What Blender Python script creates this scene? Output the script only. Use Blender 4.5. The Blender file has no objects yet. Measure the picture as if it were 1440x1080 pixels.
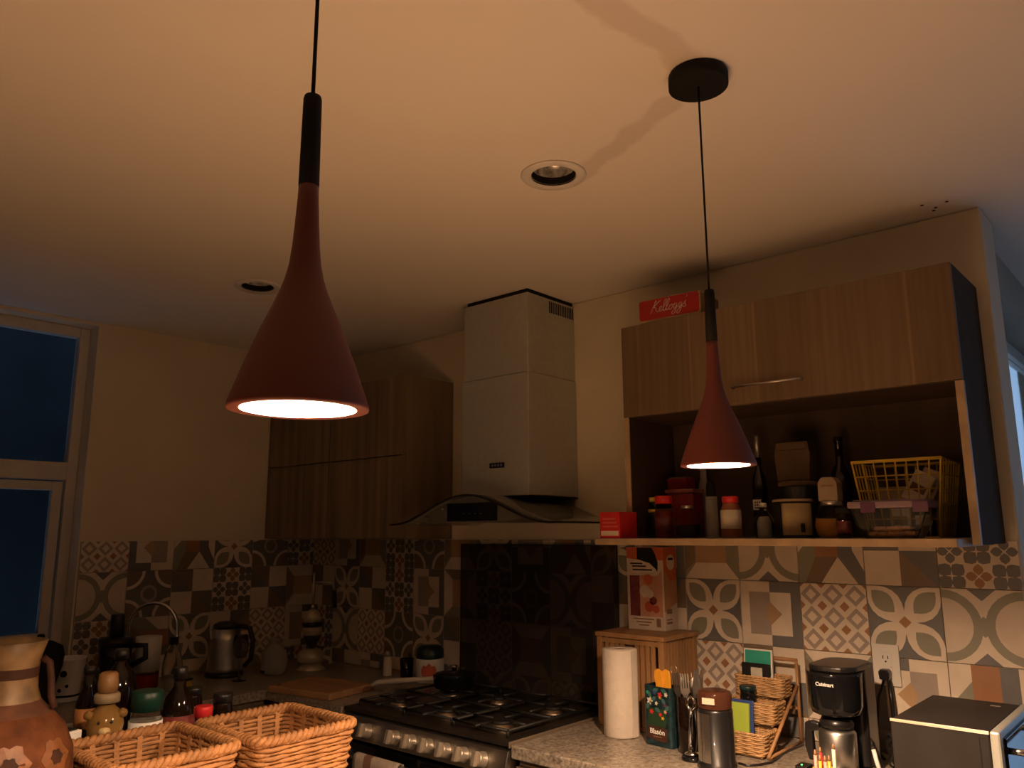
import bpy, bmesh, math, random
from mathutils import Vector, Matrix
random.seed(7)
PI = math.pi
scene = bpy.context.scene
COL = scene.collection

# ------------------------------------------------------------------ camera
F_PX, PITCH, ROLL, YAW = 1115.61, 0.186214, -0.004782, 0.849828
cam_d = bpy.data.cameras.new('camera')
cam = bpy.data.objects.new('camera', cam_d); COL.objects.link(cam)
cam_d.sensor_fit = 'HORIZONTAL'; cam_d.sensor_width = 36.0
cam_d.lens = F_PX * 36.0 / 1440.0
cam_d.clip_start = 0.05; cam_d.clip_end = 200
fw = Vector((math.sin(YAW)*math.cos(PITCH), math.cos(YAW)*math.cos(PITCH), math.sin(PITCH)))
rt = Vector((math.cos(YAW), -math.sin(YAW), 0.0)); up = rt.cross(fw)
r2 = rt*math.cos(ROLL) + up*math.sin(ROLL); u2 = -rt*math.sin(ROLL) + up*math.cos(ROLL)
cam.matrix_world = Matrix(((r2.x, u2.x, -fw.x, -2.5227), (r2.y, u2.y, -fw.y, -3.6174),
                           (r2.z, u2.z, -fw.z, 1.52), (0, 0, 0, 1)))
scene.camera = cam

# ------------------------------------------------------------------ light settings
LAMP = 3150.0            # radiance of the pendant diffusers
LAMP_COL = (1.0, 0.635, 0.385)
SKY_COL = (0.33, 0.51, 0.80)
SKY_STR = 1.2
vs = scene.view_settings
scene.display_settings.display_device = 'sRGB'
vs.view_transform = 'Standard'; vs.look = 'None'; vs.gamma = 1.0; vs.exposure = 0.0
vs.use_curve_mapping = False
w = bpy.data.worlds.new('dusk_sky'); scene.world = w; w.use_nodes = True
bg = w.node_tree.nodes['Background']
bg.inputs['Color'].default_value = (*SKY_COL, 1); bg.inputs['Strength'].default_value = SKY_STR

# ------------------------------------------------------------------ materials
MATS = {}
def mat(name, col, rough=0.6, metal=0.0, var=0.12, scale=12.0, bump=0.0, bscale=60.0, trans=0.0,
        ior=1.45, spec=0.5, coat=0.0, stretch=None, emit=None, estr=0.0, col2=None):
    if name in MATS: return MATS[name]
    m = bpy.data.materials.new(name); m.use_nodes = True
    nt = m.node_tree; N = nt.nodes; L = nt.links
    b = N['Principled BSDF']
    b.inputs['Roughness'].default_value = rough; b.inputs['Metallic'].default_value = metal
    b.inputs['Transmission Weight'].default_value = trans; b.inputs['IOR'].default_value = ior
    b.inputs['Specular IOR Level'].default_value = spec; b.inputs['Coat Weight'].default_value = coat
    tc = N.new('ShaderNodeTexCoord'); mp = N.new('ShaderNodeMapping')
    L.new(tc.outputs['Object'], mp.inputs['Vector'])
    if stretch: mp.inputs['Scale'].default_value = stretch
    nz = N.new('ShaderNodeTexNoise'); nz.inputs['Scale'].default_value = scale
    nz.inputs['Detail'].default_value = 5.0
    L.new(mp.outputs['Vector'], nz.inputs['Vector'])
    mx = N.new('ShaderNodeMix'); mx.data_type = 'RGBA'
    c2 = col2 if col2 else tuple(c*(1-2*var) for c in col)
    c1 = col if col2 else tuple(min(1, c*(1+var)) for c in col)
    mx.inputs['A'].default_value = (*c1, 1); mx.inputs['B'].default_value = (*c2, 1)
    rp = N.new('ShaderNodeMapRange'); rp.inputs['From Min'].default_value = 0.3; rp.inputs['From Max'].default_value = 0.7
    L.new(nz.outputs['Fac'], rp.inputs['Value']); L.new(rp.outputs['Result'], mx.inputs['Factor'])
    L.new(mx.outputs['Result'], b.inputs['Base Color'])
    if bump > 0:
        n2 = N.new('ShaderNodeTexNoise'); n2.inputs['Scale'].default_value = bscale; n2.inputs['Detail'].default_value = 4
        L.new(mp.outputs['Vector'], n2.inputs['Vector'])
        bp = N.new('ShaderNodeBump'); bp.inputs['Strength'].default_value = bump; bp.inputs['Distance'].default_value = 0.01
        L.new(n2.outputs['Fac'], bp.inputs['Height']); L.new(bp.outputs['Normal'], b.inputs['Normal'])
    if emit:
        b.inputs['Emission Color'].default_value = (*emit, 1); b.inputs['Emission Strength'].default_value = estr
    MATS[name] = m
    return m

M = {}
M['wall'] = mat('wall_paint', (.72, .64, .48), .75, var=.04, scale=3, bump=.05, bscale=90)
M['wallb'] = mat('wall_paint_plain', (.40, .35, .28), .75, var=.04, scale=3)
M['floor'] = mat('floor_tile_brown', (.16, .12, .09), .5, var=.1, scale=4)
M['cab'] = mat('oak_laminate', (.36, .235, .13), .5, var=.16, scale=9, stretch=(1, 3.0, .12), bump=.05, bscale=30)
M['cabdark'] = mat('walnut_laminate', (.235, .165, .105), .5, var=.2, scale=9, stretch=(1, 3.0, .12))
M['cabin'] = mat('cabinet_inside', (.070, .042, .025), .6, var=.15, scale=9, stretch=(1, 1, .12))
M['cabside'] = mat('cabinet_side_grey', (.075, .058, .045), .9, var=.06, scale=20, spec=.08)
M['edge'] = mat('oak_edge', (.46, .33, .20), .5, var=.1, scale=20)
M['steel'] = mat('brushed_steel', (.58, .56, .53), .33, 1.0, var=.05, scale=60, stretch=(1, 1, 6))
M['satin'] = mat('satin_hood_steel', (.51, .52, .47), .48, .45, var=.03, scale=40)
M['chrome'] = mat('chrome', (.75, .74, .72), .10, 1.0, var=.03)
M['black'] = mat('black_plastic', (.012, .011, .011), .32, var=.1, coat=.2)
M['blackmatte'] = mat('black_matte', (.012, .011, .010), .7, var=.1, spec=.2)
M['blackgloss'] = mat('black_gloss', (.008, .008, .009), .08, var=.1)
M['iron'] = mat('cast_iron', (.015, .014, .013), .55, var=.2, bump=.1)
M['white'] = mat('white_plastic', (.72, .70, .66), .4, var=.03)
M['cream'] = mat('cream_plastic', (.70, .62, .48), .5, var=.05)
M['paper'] = mat('white_paper', (.70, .62, .53), .85, var=.03, scale=40, bump=.15, bscale=140)
M['red'] = mat('red_card', (.55, .025, .02), .45, var=.1)
M['redcap'] = mat('red_cap', (.62, .03, .03), .35, var=.06)
M['darkred'] = mat('lamp_red_lacquer', (.15, .034, .024), .55, var=.06, scale=6)
M['yellow'] = mat('yellow_plastic', (.62, .42, .05), .4, var=.06)
M['orange'] = mat('orange_plastic', (.80, .36, .03), .4, var=.06)
M['green'] = mat('dark_green_plastic', (.006, .040, .026), .4, var=.1)
M['teal'] = mat('teal_card', (.03, .30, .22), .5, var=.06)
M['tealdark'] = mat('dark_teal', (.013, .036, .042), .35, var=.4, scale=60)
M['lime'] = mat('lime_card', (.34, .46, .06), .5, var=.06)
M['purple'] = mat('purple_plastic', (.11, .035, .085), .4, var=.06)
M['lilac'] = mat('lilac_lid', (.38, .26, .33), .35, var=.05, trans=.3)
M['brown'] = mat('brown_card', (.22, .13, .07), .7, var=.12)
M['amber'] = mat('amber_liquid', (.55, .26, .05), .25, var=.1)
M['glass'] = mat('clear_glass', (.80, .80, .76), .04, var=.01, trans=1.0, ior=1.15)
M['pane'] = mat('window_pane', (.86, .90, .92), .05, var=.01, trans=1.0, ior=1.05)
M['smoke'] = mat('smoked_stove_glass', (.34, .31, .28), .05, var=.05, trans=.95, ior=1.1, spec=.4)
M['hoodglass'] = mat('hood_grey_glass', (.72, .71, .66), .06, var=.02, trans=.85, ior=1.2)
M['brownglass'] = mat('brown_bottle_glass', (.010, .005, .003), .08, var=.1)
M['brownclear'] = mat('brown_clear_plastic', (.12, .045, .026), .12, var=.1, trans=.4, ior=1.2)
M['frost'] = mat('frosted_plastic', (.50, .47, .42), .35, var=.05, trans=.4, ior=1.2)
M['darkliq'] = mat('dark_contents', (.025, .014, .009), .3, var=.2)
M['granite'] = None
M['wicker'] = mat('wicker', (.33, .155, .055), .6, var=.18, scale=25, bump=.35, bscale=160)
M['wickerl'] = mat('pale_wicker', (.50, .30, .135), .6, var=.15, scale=40, bump=.3, bscale=200)
M['bamboo'] = mat('bamboo_wood', (.36, .19, .08), .5, var=.15, scale=20, stretch=(1, 1, .2))
M['board'] = mat('cutting_board_wood', (.40, .22, .10), .55, var=.14, scale=16, stretch=(4, .5, 1))
M['clay'] = mat('painted_clay', (.115, .040, .014), .75, spec=.15, var=.3, scale=22, bump=.08, col2=(.045, .014, .006))
M['claycream'] = mat('clay_cream_band', (.17, .105, .045), .5, var=.3, scale=20)
M['claydark'] = mat('clay_dark_band', (.035, .014, .008), .7, var=.2, scale=30, spec=.2)
M['food'] = mat('dry_food', (.85, .45, .26), .8, var=.25, scale=120, bump=.5, bscale=200)
M['cloth'] = mat('tea_towel', (.50, .42, .34), .9, var=.08, scale=30, bump=.3, bscale=220)
M['clothb'] = mat('tea_towel_brown', (.24, .13, .09), .9, var=.1, scale=30)
M['grout'] = mat('grout', (.30, .26, .21), .85, var=.1, scale=60)
M['plate'] = mat('outlet_plate', (.70, .66, .60), .4, var=.02)
M['whiteframe'] = mat('window_aluminium', (.62, .58, .52), .45, var=.03)
M['blockdark'] = mat('sky_blocker_dark', (.016, .019, .022), .9, var=.2, scale=3)  # for the added box that blocks the sky outside the kitchen window
M['blue'] = mat('blue_plastic', (.03, .06, .22), .4, var=.1)
M['pink'] = mat('pink_print', (.62, .30, .24), .5, var=.1)
M['maroon'] = mat('maroon_print', (.17, .035, .035), .4, var=.25, scale=60)
M['curtain'] = mat('sheer_curtain', (.62, .66, .68), .8, var=.05)
T_COL = {'C': (.72, .62, .50), 'G': (.27, .26, .20), 'S': (.16, .155, .155), 'P': (.37, .305, .26),
         'R': (.36, .175, .085), 'T': (.46, .30, .16), 'L': (.64, .545, .44), 'B': (.22, .16, .105)}
TM = {k: mat('tile_glaze_'+k, v, .42, var=.05, scale=14) for k, v in T_COL.items()}

def granite():
    m = bpy.data.materials.new('speckled_granite'); m.use_nodes = True
    nt = m.node_tree; N = nt.nodes; L = nt.links; b = N['Principled BSDF']
    tc = N.new('ShaderNodeTexCoord'); v = N.new('ShaderNodeTexVoronoi'); v.inputs['Scale'].default_value = 210
    n = N.new('ShaderNodeTexNoise'); n.inputs['Scale'].default_value = 95; n.inputs['Detail'].default_value = 6
    L.new(tc.outputs['Object'], v.inputs['Vector']); L.new(tc.outputs['Object'], n.inputs['Vector'])
    r = N.new('ShaderNodeValToRGB'); e = r.color_ramp.elements
    e[0].position = .32; e[0].color = (.065, .052, .04, 1); e[1].position = .68; e[1].color = (.45, .39, .31, 1)
    x = e.new(.5); x.color = (.27, .225, .175, 1)
    mx = N.new('ShaderNodeMix'); mx.data_type = 'RGBA'; mx.inputs['Factor'].default_value = .35
    L.new(n.outputs['Fac'], r.inputs['Fac']); L.new(r.outputs['Color'], mx.inputs['A'])
    r2_ = N.new('ShaderNodeValToRGB'); r2_.color_ramp.elements[0].color = (.10, .08, .065, 1); r2_.color_ramp.elements[1].color = (.48, .42, .34, 1)
    sp = N.new('ShaderNodeSeparateColor'); L.new(v.outputs['Color'], sp.inputs['Color']); L.new(sp.outputs['Red'], r2_.inputs['Fac'])
    L.new(r2_.outputs['Color'], mx.inputs['B']); L.new(mx.outputs['Result'], b.inputs['Base Color'])
    b.inputs['Roughness'].default_value = .28
    return m
M['granite'] = granite()

def strip_wood():
    # oak veneer of vertical strips with pale joint lines, for the flap door (object coordinate y runs along the door)
    m = bpy.data.materials.new('oak_strip_veneer'); m.use_nodes = True
    nt = m.node_tree; N = nt.nodes; L = nt.links; b = N['Principled BSDF']; b.inputs['Roughness'].default_value = .5
    tc = N.new('ShaderNodeTexCoord'); mp = N.new('ShaderNodeMapping'); mp.inputs['Scale'].default_value = (1, 17, .7)
    L.new(tc.outputs['Object'], mp.inputs['Vector'])
    n = N.new('ShaderNodeTexNoise'); n.inputs['Scale'].default_value = 4; n.inputs['Detail'].default_value = 7
    L.new(mp.outputs['Vector'], n.inputs['Vector'])
    r = N.new('ShaderNodeValToRGB'); e = r.color_ramp.elements
    e[0].position = .3; e[0].color = (.150, .096, .052, 1); e[1].position = .75; e[1].color = (.198, .134, .079, 1)
    L.new(n.outputs['Fac'], r.inputs['Fac'])
    sx = N.new('ShaderNodeSeparateXYZ'); L.new(tc.outputs['Object'], sx.inputs['Vector'])
    mr = N.new('ShaderNodeMapRange'); mr.inputs['From Min'].default_value = -3.175; mr.inputs['From Max'].default_value = -2.16
    L.new(sx.outputs['Y'], mr.inputs['Value'])
    tone = N.new('ShaderNodeValToRGB'); tone.color_ramp.interpolation = 'CONSTANT'; te = tone.color_ramp.elements
    te[0].position = 0; te[0].color = (.86, .84, .82, 1); te[1].position = .107; te[1].color = (1.0, 1.0, 1.0, 1)
    for pos, c in ((.37, .90), (.53, 1.05), (.745, .95), (.93, .88)):
        k = te.new(pos); k.color = (c, c, c*.98, 1)
    L.new(mr.outputs['Result'], tone.inputs['Fac'])
    ln = N.new('ShaderNodeValToRGB'); ln.color_ramp.interpolation = 'CONSTANT'; le = ln.color_ramp.elements
    le[0].position = 0; le[0].color = (1, 1, 1, 1); le[1].position = .105; le[1].color = (1.35, 1.3, 1.25, 1)
    for pos, c in ((.110, 1), (.527, 1.35), (.532, 1), (.742, 1.35), (.747, 1), (.932, 1.3), (.937, 1)):
        k = le.new(pos); k.color = (c, c, c, 1)
    L.new(mr.outputs['Result'], ln.inputs['Fac'])
    a = N.new('ShaderNodeMix'); a.data_type = 'RGBA'; a.blend_type = 'MULTIPLY'; a.inputs['Factor'].default_value = 1
    L.new(r.outputs['Color'], a.inputs['A']); L.new(tone.outputs['Color'], a.inputs['B'])
    c = N.new('ShaderNodeMix'); c.data_type = 'RGBA'; c.blend_type = 'MULTIPLY'; c.inputs['Factor'].default_value = 1
    L.new(a.outputs['Result'], c.inputs['A']); L.new(ln.outputs['Color'], c.inputs['B'])
    L.new(c.outputs['Result'], b.inputs['Base Color'])
    return m
M['strips'] = strip_wood()

def ceiling_mat():
    m = bpy.data.materials.new('ceiling_paint_patched'); m.use_nodes = True
    nt = m.node_tree; N = nt.nodes; L = nt.links; b = N['Principled BSDF']; b.inputs['Roughness'].default_value = .8
    tc = N.new('ShaderNodeTexCoord')
    nz = N.new('ShaderNodeTexNoise'); nz.inputs['Scale'].default_value = 14; nz.inputs['Detail'].default_value = 6
    L.new(tc.outputs['Object'], nz.inputs['Vector'])
    def vm(op, a, bb):
        n = N.new('ShaderNodeVectorMath'); n.operation = op
        for s, v in ((0, a), (1, bb)):
            if v is None: continue
            if hasattr(v, 'node'): L.new(v, n.inputs[s])
            else: n.inputs[s].default_value = v
        return n
    def sm(op, a, bb, clamp=False):
        n = N.new('ShaderNodeMath'); n.operation = op; n.use_clamp = clamp
        for s, v in ((0, a), (1, bb)):
            if v is None: continue
            if hasattr(v, 'node'): L.new(v, n.inputs[s])
            else: n.inputs[s].default_value = v
        return n.outputs[0]
    fac = None
    for A, B, wd in (((-.93, -2.45), (-1.09, -2.82), .030), ((-1.20, -2.928), (-1.34, -2.928), .032),
                     ((-1.34, -2.928), (-1.50, -2.90), .030)):
        d = Vector((B[0]-A[0], B[1]-A[1], 0)); ll = d.length; d.normalize()
        pa = vm('SUBTRACT', tc.outputs['Object'], (A[0], A[1], 0)).outputs['Vector']
        pa = vm('MULTIPLY', pa, (1, 1, 0)).outputs['Vector']
        t = vm('DOT_PRODUCT', pa, tuple(d)).outputs['Value']
        t = sm('MINIMUM', sm('MAXIMUM', t, 0.0), ll)
        cp = N.new('ShaderNodeCombineXYZ')
        L.new(sm('MULTIPLY', t, d.x), cp.inputs[0]); L.new(sm('MULTIPLY', t, d.y), cp.inputs[1])
        dist = vm('LENGTH', vm('SUBTRACT', pa, cp.outputs[0]).outputs['Vector'], None).outputs['Value']
        dist = sm('ADD', dist, sm('MULTIPLY', sm('SUBTRACT', nz.outputs['Fac'], .5), .06))
        mk = sm('SUBTRACT', 1.0, sm('DIVIDE', sm('SUBTRACT', dist, wd*.75), wd*.5), True)
        fac = mk if fac is None else sm('MAXIMUM', fac, mk)
    fac = sm('MULTIPLY', fac, .8)
    mx = N.new('ShaderNodeMix'); mx.data_type = 'RGBA'
    mx.inputs['A'].default_value = (.80, .75, .68, 1); mx.inputs['B'].default_value = (.66, .585, .52, 1)
    L.new(fac, mx.inputs['Factor']); L.new(mx.outputs['Result'], b.inputs['Base Color'])
    return m
M['ceil'] = ceiling_mat()

# ------------------------------------------------------------------ mesh helpers
class B:
    def __init__(s): s.bm = bmesh.new()
    def box(s, a, b, rz=0.0, piv=None, mi=0):
        x0, y0, z0 = a; x1, y1, z1 = b
        vs_ = [s.bm.verts.new(c) for c in ((x0, y0, z0), (x1, y0, z0), (x1, y1, z0), (x0, y1, z0),
                                           (x0, y0, z1), (x1, y0, z1), (x1, y1, z1), (x0, y1, z1))]
        for f in ((3, 2, 1, 0), (4, 5, 6, 7), (0, 1, 5, 4), (1, 2, 6, 5), (2, 3, 7, 6), (3, 0, 4, 7)):
            fc = s.bm.faces.new([vs_[i] for i in f]); fc.material_index = mi
        if rz:
            piv = Vector(piv) if piv else Vector(((x0+x1)/2, (y0+y1)/2, 0))
            bmesh.ops.rotate(s.bm, cent=piv, matrix=Matrix.Rotation(rz, 3, 'Z'), verts=vs_)
        return vs_
    def lathe(s, prof, c=(0, 0, 0), n=28, cap0=True, cap1=True, sx=1.0, sy=1.0, mi=0):
        rings = []
        for r, z in prof:
            rings.append([s.bm.verts.new((c[0]+sx*r*math.cos(2*PI*i/n), c[1]+sy*r*math.sin(2*PI*i/n), c[2]+z)) for i in range(n)])
        for k in range(len(rings)-1):
            for i in range(n):
                j = (i+1) % n
                f = s.bm.faces.new((rings[k][i], rings[k][j], rings[k+1][j], rings[k+1][i])); f.material_index = mi; f.smooth = True
        if cap0: s.bm.faces.new(rings[0][::-1]).material_index = mi
        if cap1: s.bm.faces.new(rings[-1]).material_index = mi
        return rings
    def tube(s, pts, r, n=8, closed=False, cap=True, mi=0):
        pts = [Vector(p) for p in pts]; rings = []; m = len(pts)
        rr = r if hasattr(r, '__len__') else [r]*m
        prev = None
        for i, p in enumerate(pts):
            if closed: t = pts[(i+1) % m]-pts[i-1]
            else: t = pts[min(i+1, m-1)]-pts[max(i-1, 0)]
            t.normalize()
            if prev is None:
                a = Vector((0, 0, 1)) if abs(t.z) < .9 else Vector((1, 0, 0))
                u = t.cross(a).normalized()
            else:
                u = prev - t*prev.dot(t); u.normalize()
            prev = u; v = t.cross(u)
            rings.append([s.bm.verts.new(p+(u*math.cos(2*PI*k/n)+v*math.sin(2*PI*k/n))*rr[i]) for k in range(n)])
        rng = range(m) if closed else range(m-1)
        for i in rng:
            a, b = rings[i], rings[(i+1) % m]
            for k in range(n):
                j = (k+1) % n
                f = s.bm.faces.new((a[k], a[j], b[j], b[k])); f.smooth = True; f.material_index = mi
        if cap and not closed:
            s.bm.faces.new(rings[0][::-1]); s.bm.faces.new(rings[-1])
    def prism(s, poly, axis, a, b, mi=0):
        # poly: 2D points; extruded along axis from a to b
        def P(u, v, t):
            return (t, u, v) if axis == 'x' else ((u, t, v) if axis == 'y' else (u, v, t))
        A = [s.bm.verts.new(P(u, v, a)) for u, v in poly]; C = [s.bm.verts.new(P(u, v, b)) for u, v in poly]
        s.bm.faces.new(A).material_index = mi; s.bm.faces.new(C[::-1]).material_index = mi
        n = len(poly)
        for i in range(n):
            j = (i+1) % n
            s.bm.faces.new((A[j], A[i], C[i], C[j])).material_index = mi
    def face(s, pts, mi=0, smooth=False):
        f = s.bm.faces.new([s.bm.verts.new(p) for p in pts]); f.material_index = mi; f.smooth = smooth
        return f
    def build(s, name, material, parent=None, bevel=0.0, seg=2, fix=True):
        if fix: bmesh.ops.recalc_face_normals(s.bm, faces=s.bm.faces[:])
        me = bpy.data.meshes.new(name); s.bm.to_mesh(me); s.bm.free()
        for m in (material if isinstance(material, (list, tuple)) else [material]): me.materials.append(m)
        o = bpy.data.objects.new(name, me); COL.objects.link(o)
        if parent: o.parent = parent
        if bevel:
            md = o.modifiers.new('bevel', 'BEVEL'); md.width = bevel; md.segments = seg; md.limit_method = 'ANGLE'
            md.angle_limit = math.radians(50); md.harden_normals = False
        return o

def tag(o, label, cat, group=None):
    o['label'] = label; o['category'] = cat
    if group: o['group'] = group
    return o
def thing(name, label, cat, loc=(0, 0, 0), rz=0.0, group=None):
    o = bpy.data.objects.new(name, None); COL.objects.link(o); o.empty_display_size = .02
    o.location = loc; o.rotation_euler = (0, 0, rz)
    return tag(o, label, cat, group)
def rebase(t, loc):
    # move a thing's origin to its base without moving its parts
    l = Vector(loc)
    for c in t.children: c.location = c.location - l
    t.location = l
def struct(o): o['kind'] = 'structure'; return o
def bx(name, a, b, m, parent=None, bevel=0.0, rz=0):
    k = B(); k.box(a, b, rz); return k.build(name, m, parent, bevel)
def lath(name, prof, m, parent=None, c=(0, 0, 0), n=28, **kw):
    k = B(); k.lathe(prof, c, n, **kw); return k.build(name, m, parent)
def tub(name, pts, r, m, parent=None, n=8, closed=False):
    k = B(); k.tube(pts, r, n, closed); return k.build(name, m, parent)
def copy_tree(o, parent=None):
    c = o.copy(); COL.objects.link(c); c.parent = parent
    for ch in list(o.children): copy_tree(ch, c)
    return c
def text(name, s, size, m, parent, origin, xdir, ydir, shear=0.0, thick=.0006, bold=0.0, align='CENTER'):
    cu = bpy.data.curves.new(name+'_font', 'FONT'); cu.body = s; cu.size = size; cu.shear = shear
    cu.align_x = align; cu.align_y = 'CENTER'; cu.extrude = thick; cu.offset = bold; cu.resolution_u = 3
    t = bpy.data.objects.new(name+'_tmp', cu); COL.objects.link(t)
    dg = bpy.context.evaluated_depsgraph_get(); me = bpy.data.meshes.new_from_object(t.evaluated_get(dg))
    bpy.data.objects.remove(t); bpy.data.curves.remove(cu)
    X = Vector(xdir).normalized(); Y = Vector(ydir).normalized(); Z = X.cross(Y)
    mw = Matrix(((X.x, Y.x, Z.x, origin[0]), (X.y, Y.y, Z.y, origin[1]), (X.z, Y.z, Z.z, origin[2]), (0, 0, 0, 1)))
    me.transform(mw); me.materials.clear(); me.materials.append(m)
    o = bpy.data.objects.new(name, me); COL.objects.link(o); o.parent = parent
    return o
def arc(c, r, a0, a1, n):
    return [(c[0]+r*math.cos(a0+(a1-a0)*i/n), c[1]+r*math.sin(a0+(a1-a0)*i/n)) for i in range(n+1)]

H = 2.446          # ceiling height
XW, XE, YS, YN = -4.6, 2.2, -7.5, 0.0
# ------------------------------------------------------------------ structure
struct(bx('floor', (XW, YS, -.05), (XE, YN+.15, 0), M['floor']))
SPOTS = [(-.956, -2.396), (-.935, -.947)]
SPOTS = [(-.956-.03, -2.396-.02), (-.99, -.99)]
k = B()
edges = []
def loop_edges(pts):
    vv = [k.bm.verts.new((p[0], p[1], H)) for p in pts]
    for i in range(len(vv)): edges.append(k.bm.edges.new((vv[i], vv[(i+1) % len(vv)])))
loop_edges([(XW, YS), (XE, YS), (XE, YN+.15), (XW, YN+.15)])
for sx, sy in SPOTS:
    loop_edges([(sx+.060*math.cos(2*PI*i/32), sy+.060*math.sin(2*PI*i/32)) for i in range(32)])
bmesh.ops.triangle_fill(k.bm, use_beauty=True, edges=edges)
k.box((XW, YS, H+.12), (XE, YN+.15, H+.2))
ceil = struct(k.build('ceiling', M['ceil'], fix=False))
for hx, hy in ((-.12, -3.085), (-.075, -3.11), (-.055, -3.10), (-.10, -3.145)):
    lath('screw_hole', [(.0045, 0), (.0045, .0015)], M['blackmatte'], ceil, (hx, hy, H-.0012), 10)

# left wall with window opening  x -2.35..-1.173, z 1.03..2.425
k = B()
k.box((-1.173, 0, 0), (.17, .15, H)); k.box((-2.35, 0, 0), (-1.173, .15, 1.03)); k.box((-2.35, 0, 2.43), (-1.173, .15, H))
k.box((XW, 0, 0), (-2.35, .15, H))
wall_left = struct(k.build('wall_left', M['wall']))
k = B(); k.box((0, -3.207, 0), (.17, 0, H))
wall_right = struct(k.build('wall_right', M['wall'], bevel=.006))
struct(bx('wall_back', (XW, YS-.1, 0), (XE, YS, H), M['wallb']))
struct(bx('wall_west', (XW-.1, YS, 0), (XW, YN+.15, H), M['wallb']))
k = B()
k.box((XE, YS, 0), (XE+.1, -6.4, H)); k.box((XE, -3.6, 0), (XE+.1, -3.16, H)); k.box((XE, -6.4, 0), (XE+.1, -3.6, .3)); k.box((XE, -6.4, 2.25), (XE+.1, -3.6, H))
struct(k.build('wall_east', M['wallb']))
k = B()
k.box((.171, -3.16, 2.285), (1.95, -2.96, H)); k.box((1.95, -3.16, 0), (XE+.1, -2.96, H))
struct(k.build('wall_patio', M['wallb']))
# patio window
wn = struct(bpy.data.objects.new('window_2', None)); COL.objects.link(wn)
k = B()
k.box((.172, -3.055, 0), (.215, -3.005, 2.285)); k.box((1.905, -3.055, 0), (1.949, -3.005, 2.285)); k.box((1.03, -3.055, 0), (1.08, -3.005, 2.285))
k.box((.215, -3.055, 2.235), (1.905, -3.005, 2.285)); k.box((.215, -3.055, 0), (1.905, -3.005, .05))
k.build('frame', M['whiteframe'], wn, .003)
bx('pane', (.215, -3.033, .05), (1.03, -3.027, 2.235), M['pane'], wn)
bx('pane', (1.08, -3.033, .05), (1.905, -3.027, 2.235), M['pane'], wn)
# garden window in the east wall
wn = struct(bpy.data.objects.new('window_3', None)); COL.objects.link(wn)
k = B()
for yy in (-6.4, -5.02, -3.65): k.box((XE+.02, yy, .3), (XE+.07, yy+.05, 2.25))
k.box((XE+.02, -6.35, 2.2), (XE+.07, -3.65, 2.25)); k.box((XE+.02, -6.35, .3), (XE+.07, -3.65, .35))
k.build('frame', M['whiteframe'], wn, .003)
bx('pane', (XE+.042, -6.35, .35), (XE+.048, -5.02, 2.2), M['pane'], wn)
bx('pane', (XE+.042, -4.97, .35), (XE+.048, -3.65, 2.2), M['pane'], wn)
# kitchen window
wn = struct(bpy.data.objects.new('window_1', None)); COL.objects.link(wn)
FY0, FY1 = .085, .135
k = B()
k.box((-1.215, FY0, 1.03), (-1.173, FY1, 2.43)); k.box((-2.35, FY0, 1.03), (-2.305, FY1, 2.43))
k.box((-2.305, FY0, 2.385), (-1.215, FY1, 2.43)); k.box((-2.305, FY0, 1.755), (-1.215, FY1, 1.83)); k.box((-2.305, FY0, 1.03), (-1.215, FY1, 1.075))
k.build('frame', M['whiteframe'], wn, .003)
k = B()
k.box((-1.262, FY0+.012, 1.085), (-1.222, FY1-.005, 1.748)); k.box((-2.30, FY0+.012, 1.085), (-2.26, FY1-.005, 1.748))
k.box((-2.26, FY0+.012, 1.71), (-1.262, FY1-.005, 1.748)); k.box((-2.26, FY0+.012, 1.085), (-1.262, FY1-.005, 1.125))
k.build('sash', M['whiteframe'], wn, .003)
bx('pane', (-2.305, .108, 1.83), (-1.215, .114, 2.385), M['pane'], wn)
bx('pane', (-2.26, .110, 1.125), (-1.262, .116, 1.71), M['pane'], wn)
struct(bx('trim_1', (-2.36, -.02, 1.005), (-1.165, .15, 1.03), M['whiteframe'], None, .003))
# added dark box outside the kitchen window, blocking sky light to darken the panes
struct(bx('sky_blocker', (-4.5, 1.5, -.5), (1.2, 1.7, 4.2), M['blockdark']))
struct(bx('sky_blocker_side', (-4.7, .15, -.5), (-4.5, 1.7, 4.2), M['blockdark']))
struct(bx('sky_blocker_end', (.6, .15, -.5), (.8, 1.5, 4.2), M['blockdark']))
struct(bx('sky_blocker_top', (-4.7, .15, 4.2), (1.2, 1.7, 4.3), M['blockdark']))  # added lid on the dark box, keeps sky light out from above

# ------------------------------------------------------------------ patterned tiles
TS = .2; G = .0012
def lens(ax, ay, bx_, by, bulge=.5, n=7):
    # lens from A to B made of two arcs
    A = Vector((ax, ay)); Bv = Vector((bx_, by)); d = Bv-A; nn = Vector((-d.y, d.x))
    pts = []
    for i in range(n+1):
        t = i/n; h = bulge*(1-(2*t-1)**2)*.5
        pts.append(A+d*t+nn*h)
    for i in range(1, n):
        t = 1-i/n; h = bulge*(1-(2*t-1)**2)*.5
        pts.append(A+d*t-nn*h)
    return [(p.x, p.y) for p in pts]
def dia(cx, cy, r): return [(cx-r, cy), (cx, cy-r), (cx+r, cy), (cx, cy+r)]
def rect(a, b, c, d): return [(a, b), (c, b), (c, d), (a, d)]
def half(cx, r, side, n=14):
    return [(cx+side*r*math.cos(a), .5+r*math.sin(a)) for a in [-PI/2+PI*i/n for i in range(n+1)]]
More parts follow.
